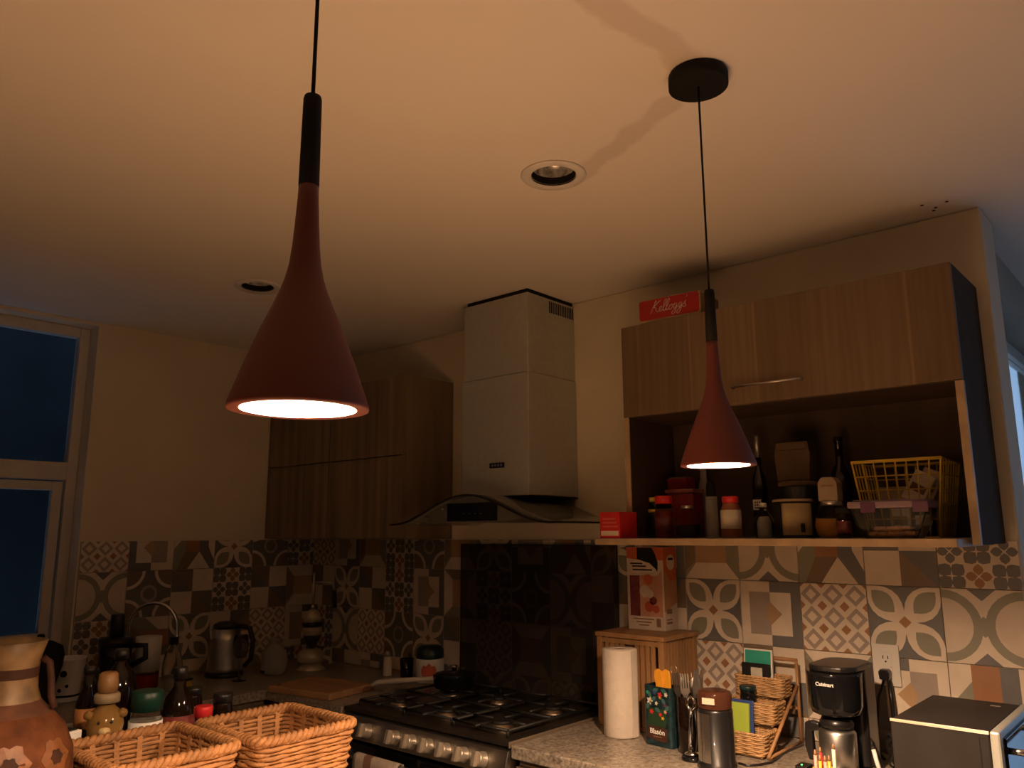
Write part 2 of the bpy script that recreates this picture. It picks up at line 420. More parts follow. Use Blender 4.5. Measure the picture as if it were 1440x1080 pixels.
def pattern(p):
    o = []
    if p == 'A':
        o.append((rect(0, 0, 1, 1), 'S'))
        for sx in (0, 1):
            for sy in (0, 1):
                o.append((lens(sx, sy, .5, .5, .60), 'C'))
        for sx in (0, 1):
            for sy in (0, 1):
                a = (.07 if sx == 0 else .93, .07 if sy == 0 else .93); b = (.37 if sx == 0 else .63, .37 if sy == 0 else .63)
                o.append((lens(*a, *b, .62), 'G'))
        o.append((rect(.40, .40, .60, .60), 'C')); o.append((dia(.5, .5, .085), 'R'))
    elif p == 'B':
        o += [(rect(0, 0, .5, 1), 'C'), (rect(.5, 0, 1, 1), 'S'), (rect(.15, .17, .5, .83), 'P'), (rect(.5, .17, .84, .83), 'C'),
              ([(.5, .32), (.69, .5), (.5, .68), (.42, .5)], 'T')]
    elif p == 'C':
        o += [(rect(0, 0, 1, 1), 'C'), ([(.32, 0), (.68, 0), (.5, .16)], 'S'), ([(.32, 1), (.5, .84), (.68, 1)], 'S'),
              ([(.36, .5), (.5, .36), (.64, .5), (.5, .64)], 'G'),
              (half(0, .485, 1), 'G'), (half(1, .485, -1), 'G'), (half(0, .37, 1), 'L'), (half(1, .37, -1), 'L')]
    elif p == 'D':
        o += [(rect(0, 0, .5, .5), 'C'), (rect(.5, .5, 1, 1), 'C'), ([(0, .5), (.5, .5), (0, 1)], 'S'), ([(.5, .5), (.5, 1), (0, 1)], 'B'),
              ([(.5, 0), (1, 0), (.5, .5)], 'B'), ([(1, 0), (1, .5), (.5, .5)], 'S')]
    elif p == 'E':
        o.append((rect(0, 0, 1, 1), 'C'))
        n = 3; c = 1/n
        for i in range(n):
            for j in range(n):
                x, y = (i+.5)*c, (j+.5)*c
                col = 'R' if (i+2*j) % 4 == 1 else 'S'
                if (i+j) % 2 == 0:
                    for dx, dy in ((1, 1), (1, -1), (-1, 1), (-1, -1)):
                        o.append((lens(x+dx*.012, y+dy*.012, x+dx*c*.46, y+dy*c*.46, .95, 4), col))
                else:
                    for dx, dy in ((1, 0), (-1, 0), (0, 1), (0, -1)):
                        o.append((lens(x+dx*.015, y+dy*.015, x+dx*c*.5, y+dy*c*.5, .85, 4), col))
    elif p == 'F':
        o += [(rect(0, 0, 1, 1), 'C'), ([(0, .45), (.28, .78), (.28, .38), (.1, 0), (0, 0)], 'G'), ([(.1, 0), (.28, .40), (.62, .40), (.34, 0)], 'B'),
              ([(.34, 0), (.62, .40), (.88, 0)], 'C'), (rect(.28, .40, .62, 1), 'R'), ([(.62, 1), (.62, .40), (.9, 0), (1, 0), (1, .18), (.84, .5), (.84, 1)], 'S')]
    elif p == 'G':
        o += [(rect(0, 0, 1, 1), 'G'), ([(0, 0), (1, 0), (.78, .27), (.22, .27)], 'C'), ([(0, 1), (.22, .73), (.78, .73), (1, 1)], 'C'), (rect(.22, .27, .78, .73), 'T'),
              ([(0, .12), (.2, .29), (.2, .71), (0, .88)], 'B')]
    elif p == 'H':
        o.append((rect(0, 0, 1, 1), 'C'))
        for i in range(3):
            for j in range(3):
                x, y = (i+.5)/3, (j+.5)/3
                o.append((dia(x, y, .158), 'P')); o.append((dia(x, y, .082), 'C'))
        for i in range(4):
            for j in range(4):
                o.append((dia(i/3, j/3, .075), 'R'))
    elif p == 'O':
        o.append((rect(0, 0, 1, 1), 'S'))
        for cx in (0, 1):
            for cy in (0, 1):
                o.append(([(cx+(1-2*cx)*.40*math.cos(a), cy+(1-2*cy)*.40*math.sin(a)) for a in [PI/2*i/8 for i in range(9)]]+[(cx, cy)], 'C'))
                o.append(([(cx+(1-2*cx)*.33*math.cos(a), cy+(1-2*cy)*.33*math.sin(a)) for a in [PI/2*i/8 for i in range(9)]]+[(cx, cy)], 'B'))
        o.append((arc((.5, .5), .19, 0, 2*PI*15/16, 15), 'P')); o.append((arc((.5, .5), .13, 0, 2*PI*15/16, 15), 'S'))
    return o
def clip(poly, x0, y0, x1, y1):
    def cl(pp, inside, inter):
        out = []
        for i in range(len(pp)):
            a, b = pp[i-1], pp[i]
            if inside(b):
                if not inside(a): out.append(inter(a, b))
                out.append(b)
            elif inside(a): out.append(inter(a, b))
        return out
    def ix(v): return lambda a, b: (v, a[1]+(b[1]-a[1])*(v-a[0])/(b[0]-a[0]))
    def iy(v): return lambda a, b: (a[0]+(b[0]-a[0])*(v-a[1])/(b[1]-a[1]), v)
    for ins, it in ((lambda p: p[0] >= x0-1e-9, ix(x0)), (lambda p: p[0] <= x1+1e-9, ix(x1)), (lambda p: p[1] >= y0-1e-9, iy(y0)), (lambda p: p[1] <= y1+1e-9, iy(y1))):
        if len(poly) < 3: return []
        poly = cl(poly, ins, it)
    q = []
    for p in poly:
        if not q or (abs(p[0]-q[-1][0])+abs(p[1]-q[-1][1])) > 1e-6: q.append(p)
    if len(q) > 1 and abs(q[0][0]-q[-1][0])+abs(q[0][1]-q[-1][1]) < 1e-6: q.pop()
    return q
TMESH = {}
KEYS = list(T_COL)
TH = .007
def tile_mesh(p, rot, box, wall):
    key = (p, rot, box, wall)
    if key in TMESH: return TMESH[key]
    bm = bmesh.new()
    x0, y0, x1, y1 = box
    # local frame: u along the wall (to the viewer's right), v up, depth out of the wall
    def P(u, v, d):
        u = u*TS; v = v*TS
        return (-d, -u, v) if wall == 'R' else (u, -d, v)
    g = G/TS
    a0, b0, a1, b1 = x0+g, y0+g, x1-g, y1-g
    c8 = [bm.verts.new(P(u, v, d)) for d in (0, TH) for u, v in ((a0, b0), (a1, b0), (a1, b1), (a0, b1))]
    for f in ((0, 1, 5, 4), (1, 2, 6, 5), (2, 3, 7, 6), (3, 0, 4, 7), (4, 5, 6, 7)):
        bm.faces.new([c8[i] for i in f]).material_index = KEYS.index('C')
    lay = TH
    last = None
    n = 0
    for poly, col in pattern(p):
        q = []
        for u, v in poly:
            for _ in range(rot): u, v = v, 1-u
            q.append((u, v))
        q = clip(q, a0, b0, a1, b1)
        if len(q) < 3: continue
        n += 1
        lay = TH+.00006*n if n < 30 else TH+.0018
        try:
            f = bm.faces.new([bm.verts.new(P(u, v, lay)) for u, v in q]); f.material_index = KEYS.index(col)
            f.normal_update()
            out = Vector((-1, 0, 0)) if wall == 'R' else Vector((0, -1, 0))
            if f.normal.dot(out) < 0: f.normal_flip()
        except ValueError: pass
    me = bpy.data.meshes.new('tile'); bm.to_mesh(me); bm.free()
    for kk in KEYS: me.materials.append(TM[kk])
    TMESH[key] = me
    return me
Z12 = 1.365
ROWZ = [Z12, Z12-TS, Z12-2*TS, Z12-3*TS]
TOPCUT = (1.495-Z12)/TS
def put_tiles(rows, wall, parent, u0):
    for ri, row in enumerate(rows):
        for ci, code in enumerate(row):
            if code == '.': continue
            p, rot = code[0], int(code[1]) if len(code) > 1 else 0
            b = [0, 0, 1, 1]
            if ri == 0: b[3] = round(TOPCUT, 4)
            if ri == 3: b[1] = round((.902-ROWZ[3])/TS, 4)
            if wall == 'L' and ci == 5: b[2] = .815
            o = bpy.data.objects.new('tile', tile_mesh(p, rot, tuple(b), wall)); COL.objects.link(o); o.parent = parent
            if wall == 'R': o.location = (-.002, u0-ci*TS, ROWZ[ri])
            else: o.location = (u0+ci*TS, -.002, ROWZ[ri])
put_tiles([['H', 'B', 'G', 'E', 'O', 'G', 'A', 'B1', 'F', 'A', 'B', 'G', 'C', 'F', 'D', 'E'],
           ['D', 'A', 'D', 'E', 'B', 'G1', 'E', 'O', 'C', 'D1', 'D1', 'A', 'B', 'H', 'A', 'C'],
           ['E', 'C', 'H', 'O', 'A', 'D', 'H', 'G', 'B', 'F', 'F2', 'H', 'D', 'G', 'B2', 'F'],
           ['A', 'D', 'B', 'G', 'F', 'E', 'C', 'A', 'H', 'D', 'B', 'O', 'F', 'A', 'D', 'G']], 'R', wall_right, -.003)
put_tiles([['H', 'B2', 'F', 'A', 'O', 'E'], ['C', 'O', 'D', 'E', 'D', 'G'], ['E', 'F1', 'A', 'D1', 'H', 'B'], ['B', 'D', 'G', 'C', 'A', 'E']], 'L', wall_left, -1.164)
bx('grout', (-.0025, -3.2, .90), (0, 0, 1.494), M['grout'], wall_right)
bx('grout', (-1.165, -.0025, .90), (-.003, 0, 1.494), M['grout'], wall_left)

# ------------------------------------------------------------------ base units, worktops, island
k = B()
k.prism([(-2.6, -.003), (-.0125, -.003), (-.0125, -1.122), (-.635, -1.122), (-.635, -.62), (-2.6, -.62)], 'z', .862, .90)
tag(k.build('worktop', M['granite'], None, .004), 'speckled granite worktop turning the corner from the sink to the stove', 'worktop')
tag(bx('worktop', (-.635, -3.62, .862), (-.0125, -1.947, .90), M['granite'], None, .004), 'speckled granite worktop between the stove and the wall end', 'worktop')
def unit(x0, y0, x1, y1, face, label, nd=1):
    t = thing('base_cabinet', label, 'cabinet', ((x0+x1)/2, (y0+y1)/2, 0), 0, 'base cabinets under the worktops')
    a, b = (x1-x0)/2, (y1-y0)/2
    bx('body', (-a, -b, .10), (a, b, .860), M['cabdark'], t)
    bx('plinth', (-a+.05, -b+.05, 0), (a-.05, b-.05, .098), M['blackmatte'], t)
    for i in range(nd):
        if face == 'x':
            w0 = -b+2*b*i/nd; w1 = -b+2*b*(i+1)/nd
            d = bx('door', (-a-.019, w0+.002, .11), (-a-.001, w1-.002, .84), M['cabdark'], t, .001)
            tub('handle', [(-a-.02, w1-.18, .79), (-a-.045, w1-.18, .79), (-a-.045, w1-.05, .79), (-a-.02, w1-.05, .79)], .005, M['steel'], d)
        else:
            w0 = -a+2*a*i/nd; w1 = -a+2*a*(i+1)/nd
            d = bx('door', (w0+.002, -b-.019, .11), (w1-.002, -b-.001, .84), M['cabdark'], t, .001)
            tub('handle', [(w1-.18, -b-.02, .79), (w1-.18, -b-.045, .79), (w1-.05, -b-.045, .79), (w1-.05, -b-.02, .79)], .005, M['steel'], d)
unit(-.60, -2.55, -.02, -1.952, 'x', 'dark base cabinet directly beside the stove under granite')
unit(-.60, -3.2, -.02, -2.553, 'x', 'dark base cabinet under the coffee maker and oven')
unit(-.60, -1.118, -.02, -.60, 'x', 'dark base cabinet between the corner and the stove')
unit(-1.60, -.585, -.62, -.02, 'y', 'dark base cabinet under the sink faucet', 2)
unit(-2.58, -.585, -1.603, -.02, 'y', 'dark base cabinet below the dark window', 2)

IZ = 1.0
t = thing('kitchen_island', 'bar height kitchen island below the two pendant lamps', 'island', (-1.9, -2.6, 0))
k = B()
k.prism([(-.75, 1.05), (.565, 1.05), (.565, .08), (.95, .08), (.95, -.62), (-.75, -.62)], 'z', IZ-.04, IZ)
k.build('top', mat('island_top_pale_wood', (.42, .33, .23), .5, var=.08, scale=6, stretch=(6, 1, 1)), t, .004)
k = B(); k.prism([(-.65, .95), (.45, .95), (.45, -.02), (.80, -.02), (.80, -.52), (-.65, -.52)], 'z', 0, IZ-.041)
k.build('body', M['cabdark'], t)

# ------------------------------------------------------------------ pendant lamps
lampmat = mat('lamp_diffuser', (1, .9, .8), .4, var=.0, emit=LAMP_COL, estr=LAMP)
def pendant(loc, label):
    t = thing('pendant_lamp', label, 'lamp', (loc[0], loc[1], 1.642))
    k = B(); k.lathe([(.060, 0), (.060, .024), (.058, .028)], (0, 0, H-.0285-1.642), 40)
    k.build('canopy', M['blackmatte'], t)
    tub('cord', [(0, 0, .34), (.0008, .0005, .5), (-.0005, 0, .65), (0, 0, H-.028-1.642)], .0022, M['blackmatte'], t, 8)
    lath('cap', [(.0108, .2385), (.0098, .338), (.0088, .342), (.0030, .3435)], M['blackmatte'], t, n=24)
    prof = [(.0570, .0006), (.0690, 0.0), (.0695, .0025), (.0688, .006), (.0558, .043), (.0415, .081), (.0300, .108), (.0240, .123), (.0195, .137), (.0163, .151), (.0140, .172), (.0124, .196), (.0108, .225), (.0104, .242)]
    k = B(); k.lathe(prof, (0, 0, 0), 48, cap0=False)
    sh = k.build('shade', M['darkred'], t)
    k = B(); k.lathe([(.0570, .0006), (.0545, .008), (.0480, .0245), (.030, .026), (.004, .027)], (0, 0, 0), 40, cap0=False, cap1=True)
    k.build('inner_reflector', mat('lamp_white_lining', (.80, .78, .74), .6, var=.01), sh)
    k = B(); k.lathe([(.0345, .0250), (.0340, .0225), (.015, .0210)], (0, 0, 0), 36, cap0=False, cap1=True)
    k.build('diffuser', lampmat, t)
    return t
pendant((-2.075, -2.94), 'dark red trumpet pendant lamp hanging over the wicker baskets')
pendant((-1.153, -2.926), 'dark red trumpet pendant lamp whose black ceiling canopy shows the patched plaster')

# ------------------------------------------------------------------ recessed downlights
for (sx, sy), lb in zip(SPOTS, ('unlit recessed downlight with visible reflector near the pendant canopy', 'unlit recessed downlight near the corner above the dark cabinet')):
    t = thing('downlight', lb, 'downlight', (sx, sy, H))
    k = B(); k.lathe([(.0585, 0), (.0855, -.0004), (.0865, -.003), (.084, -.0065), (.060, -.004)], (0, 0, 0), 40, cap0=False, cap1=False)
    k.build('trim_ring', M['white'], t)
    k = B(); k.lathe([(.0595, -.003), (.0585, .016), (.057, .075), (.01, .080)], (0, 0, 0), 36, cap0=False, cap1=True)
    k.build('housing', M['blackmatte'], t)
    k = B(); k.lathe([(.056, .018), (.053, .034), (.040, .055), (.014, .066)], (0, 0, 0), 16, cap0=False, cap1=True)
    rf = k.build('reflector', mat('faceted_reflector', (.75, .74, .70), .3, .7, var=.3, scale=60), t)
    lath('bulb', [(.004, .030), (.012, .036), (.014, .048), (.009, .060)], M['white'], rf, n=14)

# ------------------------------------------------------------------ range hood
t = thing('range_hood', 'stainless chimney range hood with curved glass canopy above the stove', 'range hood', (0, -1.57, 1.55))
HB = 1.55
k = B(); k.box((-.300, -.175, .108), (-.0015, .172, 2.116-HB))
lo = k.build('lower_chimney', M['satin'], t, .003)
bx('badge', (-.3035, -.055, 1.764-HB), (-.3002, .020, 1.783-HB), M['black'], lo, .001)
for i in range(4): bx('badge_mark', (-.3038, -.045+i*.015, 1.769-HB), (-.3034, -.036+i*.015, 1.778-HB), M['steel'], lo)
k = B(); k.box((-.296, -.171, 2.117-HB), (-.0015, .168, 2.428-HB))
uc = k.build('upper_chimney', M['satin'], t, .003)
bx('gap_shade', (-.285, -.162, 2.4282-HB), (-.0015, .158, 2.4455-HB), M['blackmatte'], t)  # black block put in for the shade in the gap below the ceiling
for i in range(14):
    x = -.165+i*.0115
    bx('vent_slot', (x, -.1722, 2.372-HB), (x+.0055, -.1705, 2.418-HB), M['blackmatte'], uc)
# curved glass canopy: cross section along y, swept along x
gw = .415
def gz(y):
    s = min(1.0, abs(y)/.40)
    return .003+.102*(.5+.5*math.cos(PI*s))
k = B()
NY, NX = 40, 6
for d in (0, 1):
    grid = []
    for i in range(NX+1):
        x = -.012-.438*i/NX
        row = []
        for j in range(NY+1):
            y = -gw+2*gw*j/NY
            yy = y
            row.append(k.bm.verts.new((x, yy, gz(y)+(.006 if d else 0))))
        grid.append(row)
    for i in range(NX):
        for j in range(NY):
            f = k.bm.faces.new((grid[i][j], grid[i+1][j], grid[i+1][j+1], grid[i][j+1])); f.smooth = True
    if d == 0: g0 = grid
    else:
        for j in range(NY):
            k.bm.faces.new((g0[0][j], g0[0][j+1], grid[0][j+1], grid[0][j])); k.bm.faces.new((g0[NX][j], grid[NX][j], grid[NX][j+1], g0[NX][j+1]))
        for i in range(NX):
            k.bm.faces.new((g0[i][0], grid[i][0], grid[i+1][0], g0[i+1][0])); k.bm.faces.new((g0[i][NY], g0[i+1][NY], grid[i+1][NY], grid[i][NY]))
gl = k.build('glass_canopy', M['hoodglass'], t)
tub('glass_edge', [(-.4535, -gw+2*gw*j/NY, gz(-gw+2*gw*j/NY)+.003) for j in range(NY+1)], .0042, M['blackmatte'], gl, 6)
tub('glass_edge', [(-.451+.438*j/4, -gw, gz(-gw)+.003) for j in range(5)], .0032, M['blackmatte'], gl, 6)
k = B()
top = [(y, gz(y)-.002) for y in [-.27+.52*i/20 for i in range(21)]]
k.prism([(-.185, .012), (.125, .012)]+top[::-1], 'x', -.430, -.012)
bd = k.build('body', mat('hood_dark_satin', (.20, .19, .165), .4, .5, var=.03), t, .002)
bx('display', (-.4325, -.137, .015), (-.4302, .115, .080), M['blackgloss'], bd)
for i in range(4): bx('button', (-.4335, -.06+i*.028, .040), (-.4326, -.056+i*.028, .043), M['steel'], bd)
for yy in (-.170, .140): lath('bolt', [(.004, 0), (.004, .007)], M['chrome'], bd, (-.431, yy, .058), 10)
k = B(); k.box((-.297, -.173, .101), (-.0015, .170, .1075)); k.build('collar', M['blackmatte'], t)

# ------------------------------------------------------------------ corner wall cabinet
t = thing('wall_cabinet', 'dark walnut wall cabinet in the corner left of the hood', 'cabinet', (0, 0, 0))
k = B(); k.box((-.282, -1.043, 1.50), (-.0015, -.003, 2.203)); k.build('body', M['cabdark'], t, .0015)
dc = 0
for (y0, y1) in ((-1.041, -.525), (-.521, -.005)):
    for (z0, z1) in ((1.502, 1.849), (1.853, 2.201)):
        d = bx('door', (-.300, y0, z0), (-.2825, y1, z1), M['cabdark'], t, .0012)
rebase(t, (-.15, -.52, 1.50))
# ------------------------------------------------------------------ right wall cabinet with open shelf
t = thing('wall_cabinet', 'oak wall cabinet with flap door above an open shelf', 'cabinet', (0, 0, 0))
ST = 1.503
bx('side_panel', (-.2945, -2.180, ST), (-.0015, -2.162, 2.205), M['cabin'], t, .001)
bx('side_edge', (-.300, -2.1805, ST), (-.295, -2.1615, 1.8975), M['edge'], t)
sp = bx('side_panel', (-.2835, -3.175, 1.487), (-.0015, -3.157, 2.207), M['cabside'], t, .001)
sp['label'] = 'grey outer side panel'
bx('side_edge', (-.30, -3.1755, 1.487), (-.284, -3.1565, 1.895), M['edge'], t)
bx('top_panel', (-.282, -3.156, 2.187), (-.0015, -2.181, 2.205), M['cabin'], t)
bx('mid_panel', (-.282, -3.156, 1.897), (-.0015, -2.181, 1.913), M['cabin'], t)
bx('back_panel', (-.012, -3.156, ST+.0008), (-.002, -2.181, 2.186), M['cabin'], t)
d = bx('flap_door', (-.3005, -3.1745, 1.898), (-.2838, -2.1615, 2.207), M['strips'], t, .0012)
tub('handle', [(-.301, -2.56, 1.950), (-.320, -2.56, 1.950), (-.320, -2.77, 1.950), (-.301, -2.77, 1.950)], .0034, M['steel'], d)
bx('bottom_shelf', (-.412, -3.148, 1.483), (-.0125, -2.112, ST), M['edge'], t, .0015)

rebase(t, (-.15, -2.67, 1.483))
# ------------------------------------------------------------------ stove
SX, SY0, SY1 = -.635, -1.941, -1.128
t = thing('gas_stove', 'stainless six burner gas stove with smoked glass lid raised', 'stove', (0, 0, 0))
bx('body', (-.60, SY0, .05), (-.02, SY1, .800), M['steel'], t)
k = B(); k.prism([(-.66, .812), (-.64, .882), (-.60, .890), (-.60, .812)], 'y', SY0, SY1)
cp = k.build('control_panel', M['steel'], t, .002)
k = B(); k.box((-.632, SY0+.002, .8905), (-.02, SY1-.002, .905)); ck = k.build('cooktop', mat('cooktop_dark_steel', (.05, .040, .032), .3, .5, var=.1), t, .004)
bx('cooktop_edge', (-.637, SY0-.001, .890), (-.02, SY0+.0016, .908), mat('edge_metal', (.42, .34, .25), .3, .7, var=.03), ck, .0005)
bx('oven_door', (-.640, SY0+.01, .16), (-.602, SY1-.01, .795), M['blackgloss'], t, .003)
tub('oven_handle', [(-.641, SY0+.07, .765), (-.688, SY0+.07, .768), (-.688, SY1-.07, .768), (-.641, SY1-.07, .765)], .010, M['steel'], t, 10)
KY = [-1.298, -1.443, -1.525, -1.607, -1.688, -1.766, -1.846]
nrm = Vector((-.07, 0, .02)).normalized()
for ky in KY:
    k = B(); prof = [(.0245, 0), (.0245, .004), (.0228, .008), (.0218, .027), (.0190, .031)]
    k.lathe(prof, (0, 0, 0), 22)
    kb = k.build('knob', mat('knob_satin', (.50, .44, .36), .35, .6, var=.03), t)
    kb.location = (-.651, ky, .846); kb.rotation_euler = (0, math.radians(-74), 0)
    bx('grip', (-.0220, -.0070, .026), (.0220, .0070, .044), mat('knob_satin', (.50, .44, .36), .35, .6, var=.03), kb, .002)
BUR = [(-.50, -1.29, .030), (-.50, -1.535, .034), (-.50, -1.79, .040), (-.235, -1.29, .034), (-.235, -1.535, .028), (-.235, -1.79, .034)]
for x, y, r in BUR:
    k = B(); k.lathe([(r*1.35, 0), (r*1.35, .005), (r*1.15, .007), (r*1.12, .0155)], (x, y, .905), 26)
    bb = k.build('burner', mat('burner_aluminium', (.60, .52, .42), .3, 1.0, var=.05), t)
    lath('burner_cap', [(r*.93, .9212), (r*.93, .926), (r*.8, .929)], M['iron'], bb, (x, y, 0), n=26)
for gi in range(3):
    y0 = SY0+.045+gi*.243; y1 = y0+.236
    k = B()
    for yy in (y0, y1): k.tube([(-.590, yy, .925), (-.095, yy, .925)], .005, 6)
    for xx in (-.590, -.3675, -.095): k.tube([(xx, y0, .925), (xx, y1, .925)], .005, 6)
    cy = (y0+y1)/2
    for cx in (-.50, -.235):
        for dx, dy in ((1, 0), (-1, 0), (0, 1), (0, -1)):
            k.tube([(cx+dx*.025, cy+dy*.025, .928), (cx+dx*.115, cy+dy*.115, .926)], .0045, 6)
    for xx in (-.590, -.095):
        for yy in (y0, y1): k.tube([(xx, yy, .925), (xx, yy, .9055)], .005, 6)
    k.build('grate', M['iron'], t)
k = B(); k.box((-.034, SY0+.004, .909), (-.027, SY1-.002, 1.474))
lid = k.build('glass_lid', M['smoke'], t, .002)
for yy in (SY0+.12, SY1-.16): bx('hinge', (-.045, yy, .905), (-.022, yy+.05, .945), M['blackmatte'], t, .003)
k = B()
k.tube([(-.0305, SY0+.004, .93), (-.0305, SY0+.004, 1.474), (-.0305, SY1-.002, 1.474), (-.0305, SY1-.002, .93)], .0028, 6)
k.build('lid_edge', M['blackmatte'], lid)

rebase(t, (-.33, -1.535, 0))
# tea towel on oven handle
t = thing('tea_towel', 'striped tea towel hanging from the oven door handle', 'towel', (-.688, -1.40, .768))
k = B()
prof = [(.006, -.30), (.0150, -.12), (.0160, -.01), (.0120, .0115), (0, .0165), (-.0120, .0115), (-.0165, -.01), (-.017, -.14), (-.018, -.36)]
NYT = 12
for s, mi in ((0, 0),):
    rows = []
    for j in range(NYT+1):
        y = -.115+.23*j/NYT
        rows.append([k.bm.verts.new((x+.003*math.sin(j*1.3)*(1 if z < -.05 else .2)*(1 if x < 0 else .1), y, z)) for x, z in prof])
    for j in range(NYT):
        for i in range(len(prof)-1):
            f = k.bm.faces.new((rows[j][i], rows[j][i+1], rows[j+1][i+1], rows[j+1][i])); f.smooth = True; f.material_index = 1 if 7 <= j <= 8 else 0
o = k.build('cloth', [M['cloth'], M['clothb']], t)
sd = o.modifiers.new('thick', 'SOLIDIFY'); sd.thickness = .002; sd.offset = 0

# ------------------------------------------------------------------ shelf contents
SH = ST+.0006
t = thing('tea_box', 'small bright red box with a white stripe at the shelf end', 'box', (-.354, -2.164, SH))
bx('body', (-.050, -.038, 0), (.050, .038, .082), M['red'], t, .001)
bx('stripe', (-.0508, -.033, .008), (-.0501, .033, .023), M['cream'], t)
for i in range(3): bx('print_line', (-.0507, -.030+.004*i, .034+i*.012), (-.0501, .026, .039+i*.012), mat('pale_red_print', (.60, .12, .09), .5), t)
t = thing('spice_jar', 'black jar with yellow lid and yellow band on the shelf', 'jar', (-.20, -2.216, SH))
lath('body', [(.028, 0), (.029, .004), (.029, .075), (.027, .095)], M['black'], t)
lath('band', [(.0296, .083), (.0296, .092)], M['yellow'], t)
lath('neck', [(.0265, .095), (.0265, .117)], M['black'], t)
lath('lid', [(.0255, .117), (.0262, .119), (.0262, .130), (.0250, .132)], M['yellow'], t)
t = thing('carton', 'tall narrow red carton at the back of the shelf', 'box', (-.055, -2.228, SH))
bx('body', (-.030, -.037, 0), (.030, .037, .200), mat('deep_red_card', (.32, .02, .025), .5), t, .001)
bx('flap', (-.026, -.030, .2005), (.026, .030, .205), M['brown'], t)
t = thing('storage_tub', 'dark red plastic tub with a flat translucent lid', 'tub', (-.135, -2.285, SH))
bx('body', (-.036, -.050, 0), (.036, .050, .145), mat('dark_red_plastic', (.22, .02, .02), .35), t, .006)
bx('lid', (-.040, -.054, .1452), (.040, .054, .158), mat('dull_red_lid', (.30, .10, .08), .4), t, .004)
def jar(name, label, cat, loc, r, h, body, lidm, lid_r, lid_h, neck=.9, fill=None, fill_h=.5, lab=None, lab_z=(.2, .7), lab_half=False, group=None):
    t = thing(name, label, cat, loc, 0, group)
    bh = h-lid_h
    k = B(); k.lathe([(r*.90, 0), (r, r*.12), (r, bh*.76), (r*neck, bh*.93), (lid_r*.93, bh*.96), (lid_r*.93, bh)], (0, 0, 0), 28)
    b = k.build('body', body, t)
    if fill:
        k = B(); k.lathe([(r*.84, r*.08), (r*.93, r*.2), (r*.93, bh*fill_h)], (0, 0, 0), 24); k.build('contents', fill, t)
    lath('lid', [(lid_r, bh+.0002), (lid_r, h-.003), (lid_r*.92, h)], lidm, t)
    if lab:
        k = B(); n = 28
        ang = [math.radians(110)+math.radians(200)*i/n for i in range(n+1)] if lab_half else [2*PI*i/n for i in range(n+1)]
        rr = r*1.008
        for i in range(n):
            a, c = ang[i], ang[i+1]
            f = k.face([(rr*math.cos(a), rr*math.sin(a), bh*lab_z[0]), (rr*math.cos(c), rr*math.sin(c), bh*lab_z[0]),
                        (rr*math.cos(c), rr*math.sin(c), bh*lab_z[1]), (rr*math.cos(a), rr*math.sin(a), bh*lab_z[1])], 0, True)
        bmesh.ops.remove_doubles(k.bm, verts=k.bm.verts[:], dist=1e-5)
        o = k.build('label', lab, t); sd = o.modifiers.new('thick', 'SOLIDIFY'); sd.thickness = .0004
    return t
jar('spice_jar', 'red filled jar with a red screw lid beside the dark red tub', 'jar', (-.245, -2.268, SH), .029, .134, M['glass'], M['redcap'], .027, .026, fill=mat('red_powder', (.30, .035, .02), .6), fill_h=.8, lab=M['maroon'], lab_z=(.12, .62))
t = thing('glass_jar', 'squat round glass jar with a small metal lid and dark contents', 'jar', (-.262, -2.362, SH))
lath('body', [(.024, 0), (.037, .010), (.040, .032), (.035, .062), (.019, .082), (.017, .090)], M['glass'], t)
lath('contents', [(.022, .003), (.034, .011), (.0372, .032), (.0368, .040)], M['darkliq'], t)
lath('lid', [(.0185, .0902), (.0185, .098), (.017, .100)], M['steel'], t)
t = thing('grinder_bottle', 'slim frosted bottle with dark cap beside the round jar', 'bottle', (-.195, -2.412, SH))
lath('body', [(.019, 0), (.020, .004), (.019, .060), (.018, .128)], M['frost'], t)
lath('cap', [(.015, .1282), (.0155, .150), (.012, .172), (.006, .180)], M['blackmatte'], t)
t = thing('bottle', 'thin clear bottle standing at the back near the red carton', 'bottle', (-.050, -2.312, SH))
lath('body', [(.018, 0), (.019, .006), (.019, .16), (.011, .20), (.010, .25)], M['frost'], t)
lath('cap', [(.0125, .2502), (.0125, .286), (.011, .289)], M['frost'], t)
jar('peanut_jar', 'jar of peanut spread with red cap and pale label', 'jar', (-.285, -2.520, SH), .030, .123, mat('peanut_brown', (.28, .09, .035), .35), M['redcap'], .024, .020, neck=.82, lab=M['cream'], lab_z=(.26, .80), lab_half=True)
t = thing('glass_jug', 'small clear glass jug with a white stopper', 'jug', (-.272, -2.617, SH))
lath('body', [(.026, 0), (.033, .008), (.034, .030), (.028, .055), (.014, .074), (.012, .084), (.020, .086), (.021, .088)], M['glass'], t)
lath('contents', [(.016, .004), (.018, .010), (.018, .045), (.012, .060)], M['frost'], t)
lath('stopper', [(.010, .0885), (.010, .099), (.008, .101)], M['white'], t)
t = thing('liquor_bottle', 'tall dark bottle with silver neck foil and square white tag', 'bottle', (-.105, -2.535, SH))
lath('body', [(.022, 0), (.024, .004), (.024, .150), (.020, .185), (.0095, .215), (.0095, .255)], M['brownglass'], t)
lath('foil', [(.0105, .250), (.0105, .318), (.0095, .322)], mat('dull_foil', (.35, .32, .28), .4, .8), t)
bx('tag', (-.0260, -.0135, .085), (-.0243, .0135, .117), M['white'], t)
for i in range(9): bx('tag_mark', (-.0264, -.010+.007*(i % 3), .089+.0085*(i//3)), (-.0261, -.006+.007*(i % 3), .094+.0085*(i//3)), M['blackmatte'], t)
t = thing('coffee_can', 'round can with half cream label and barcode on the shelf', 'can', (-.270, -2.704, SH))
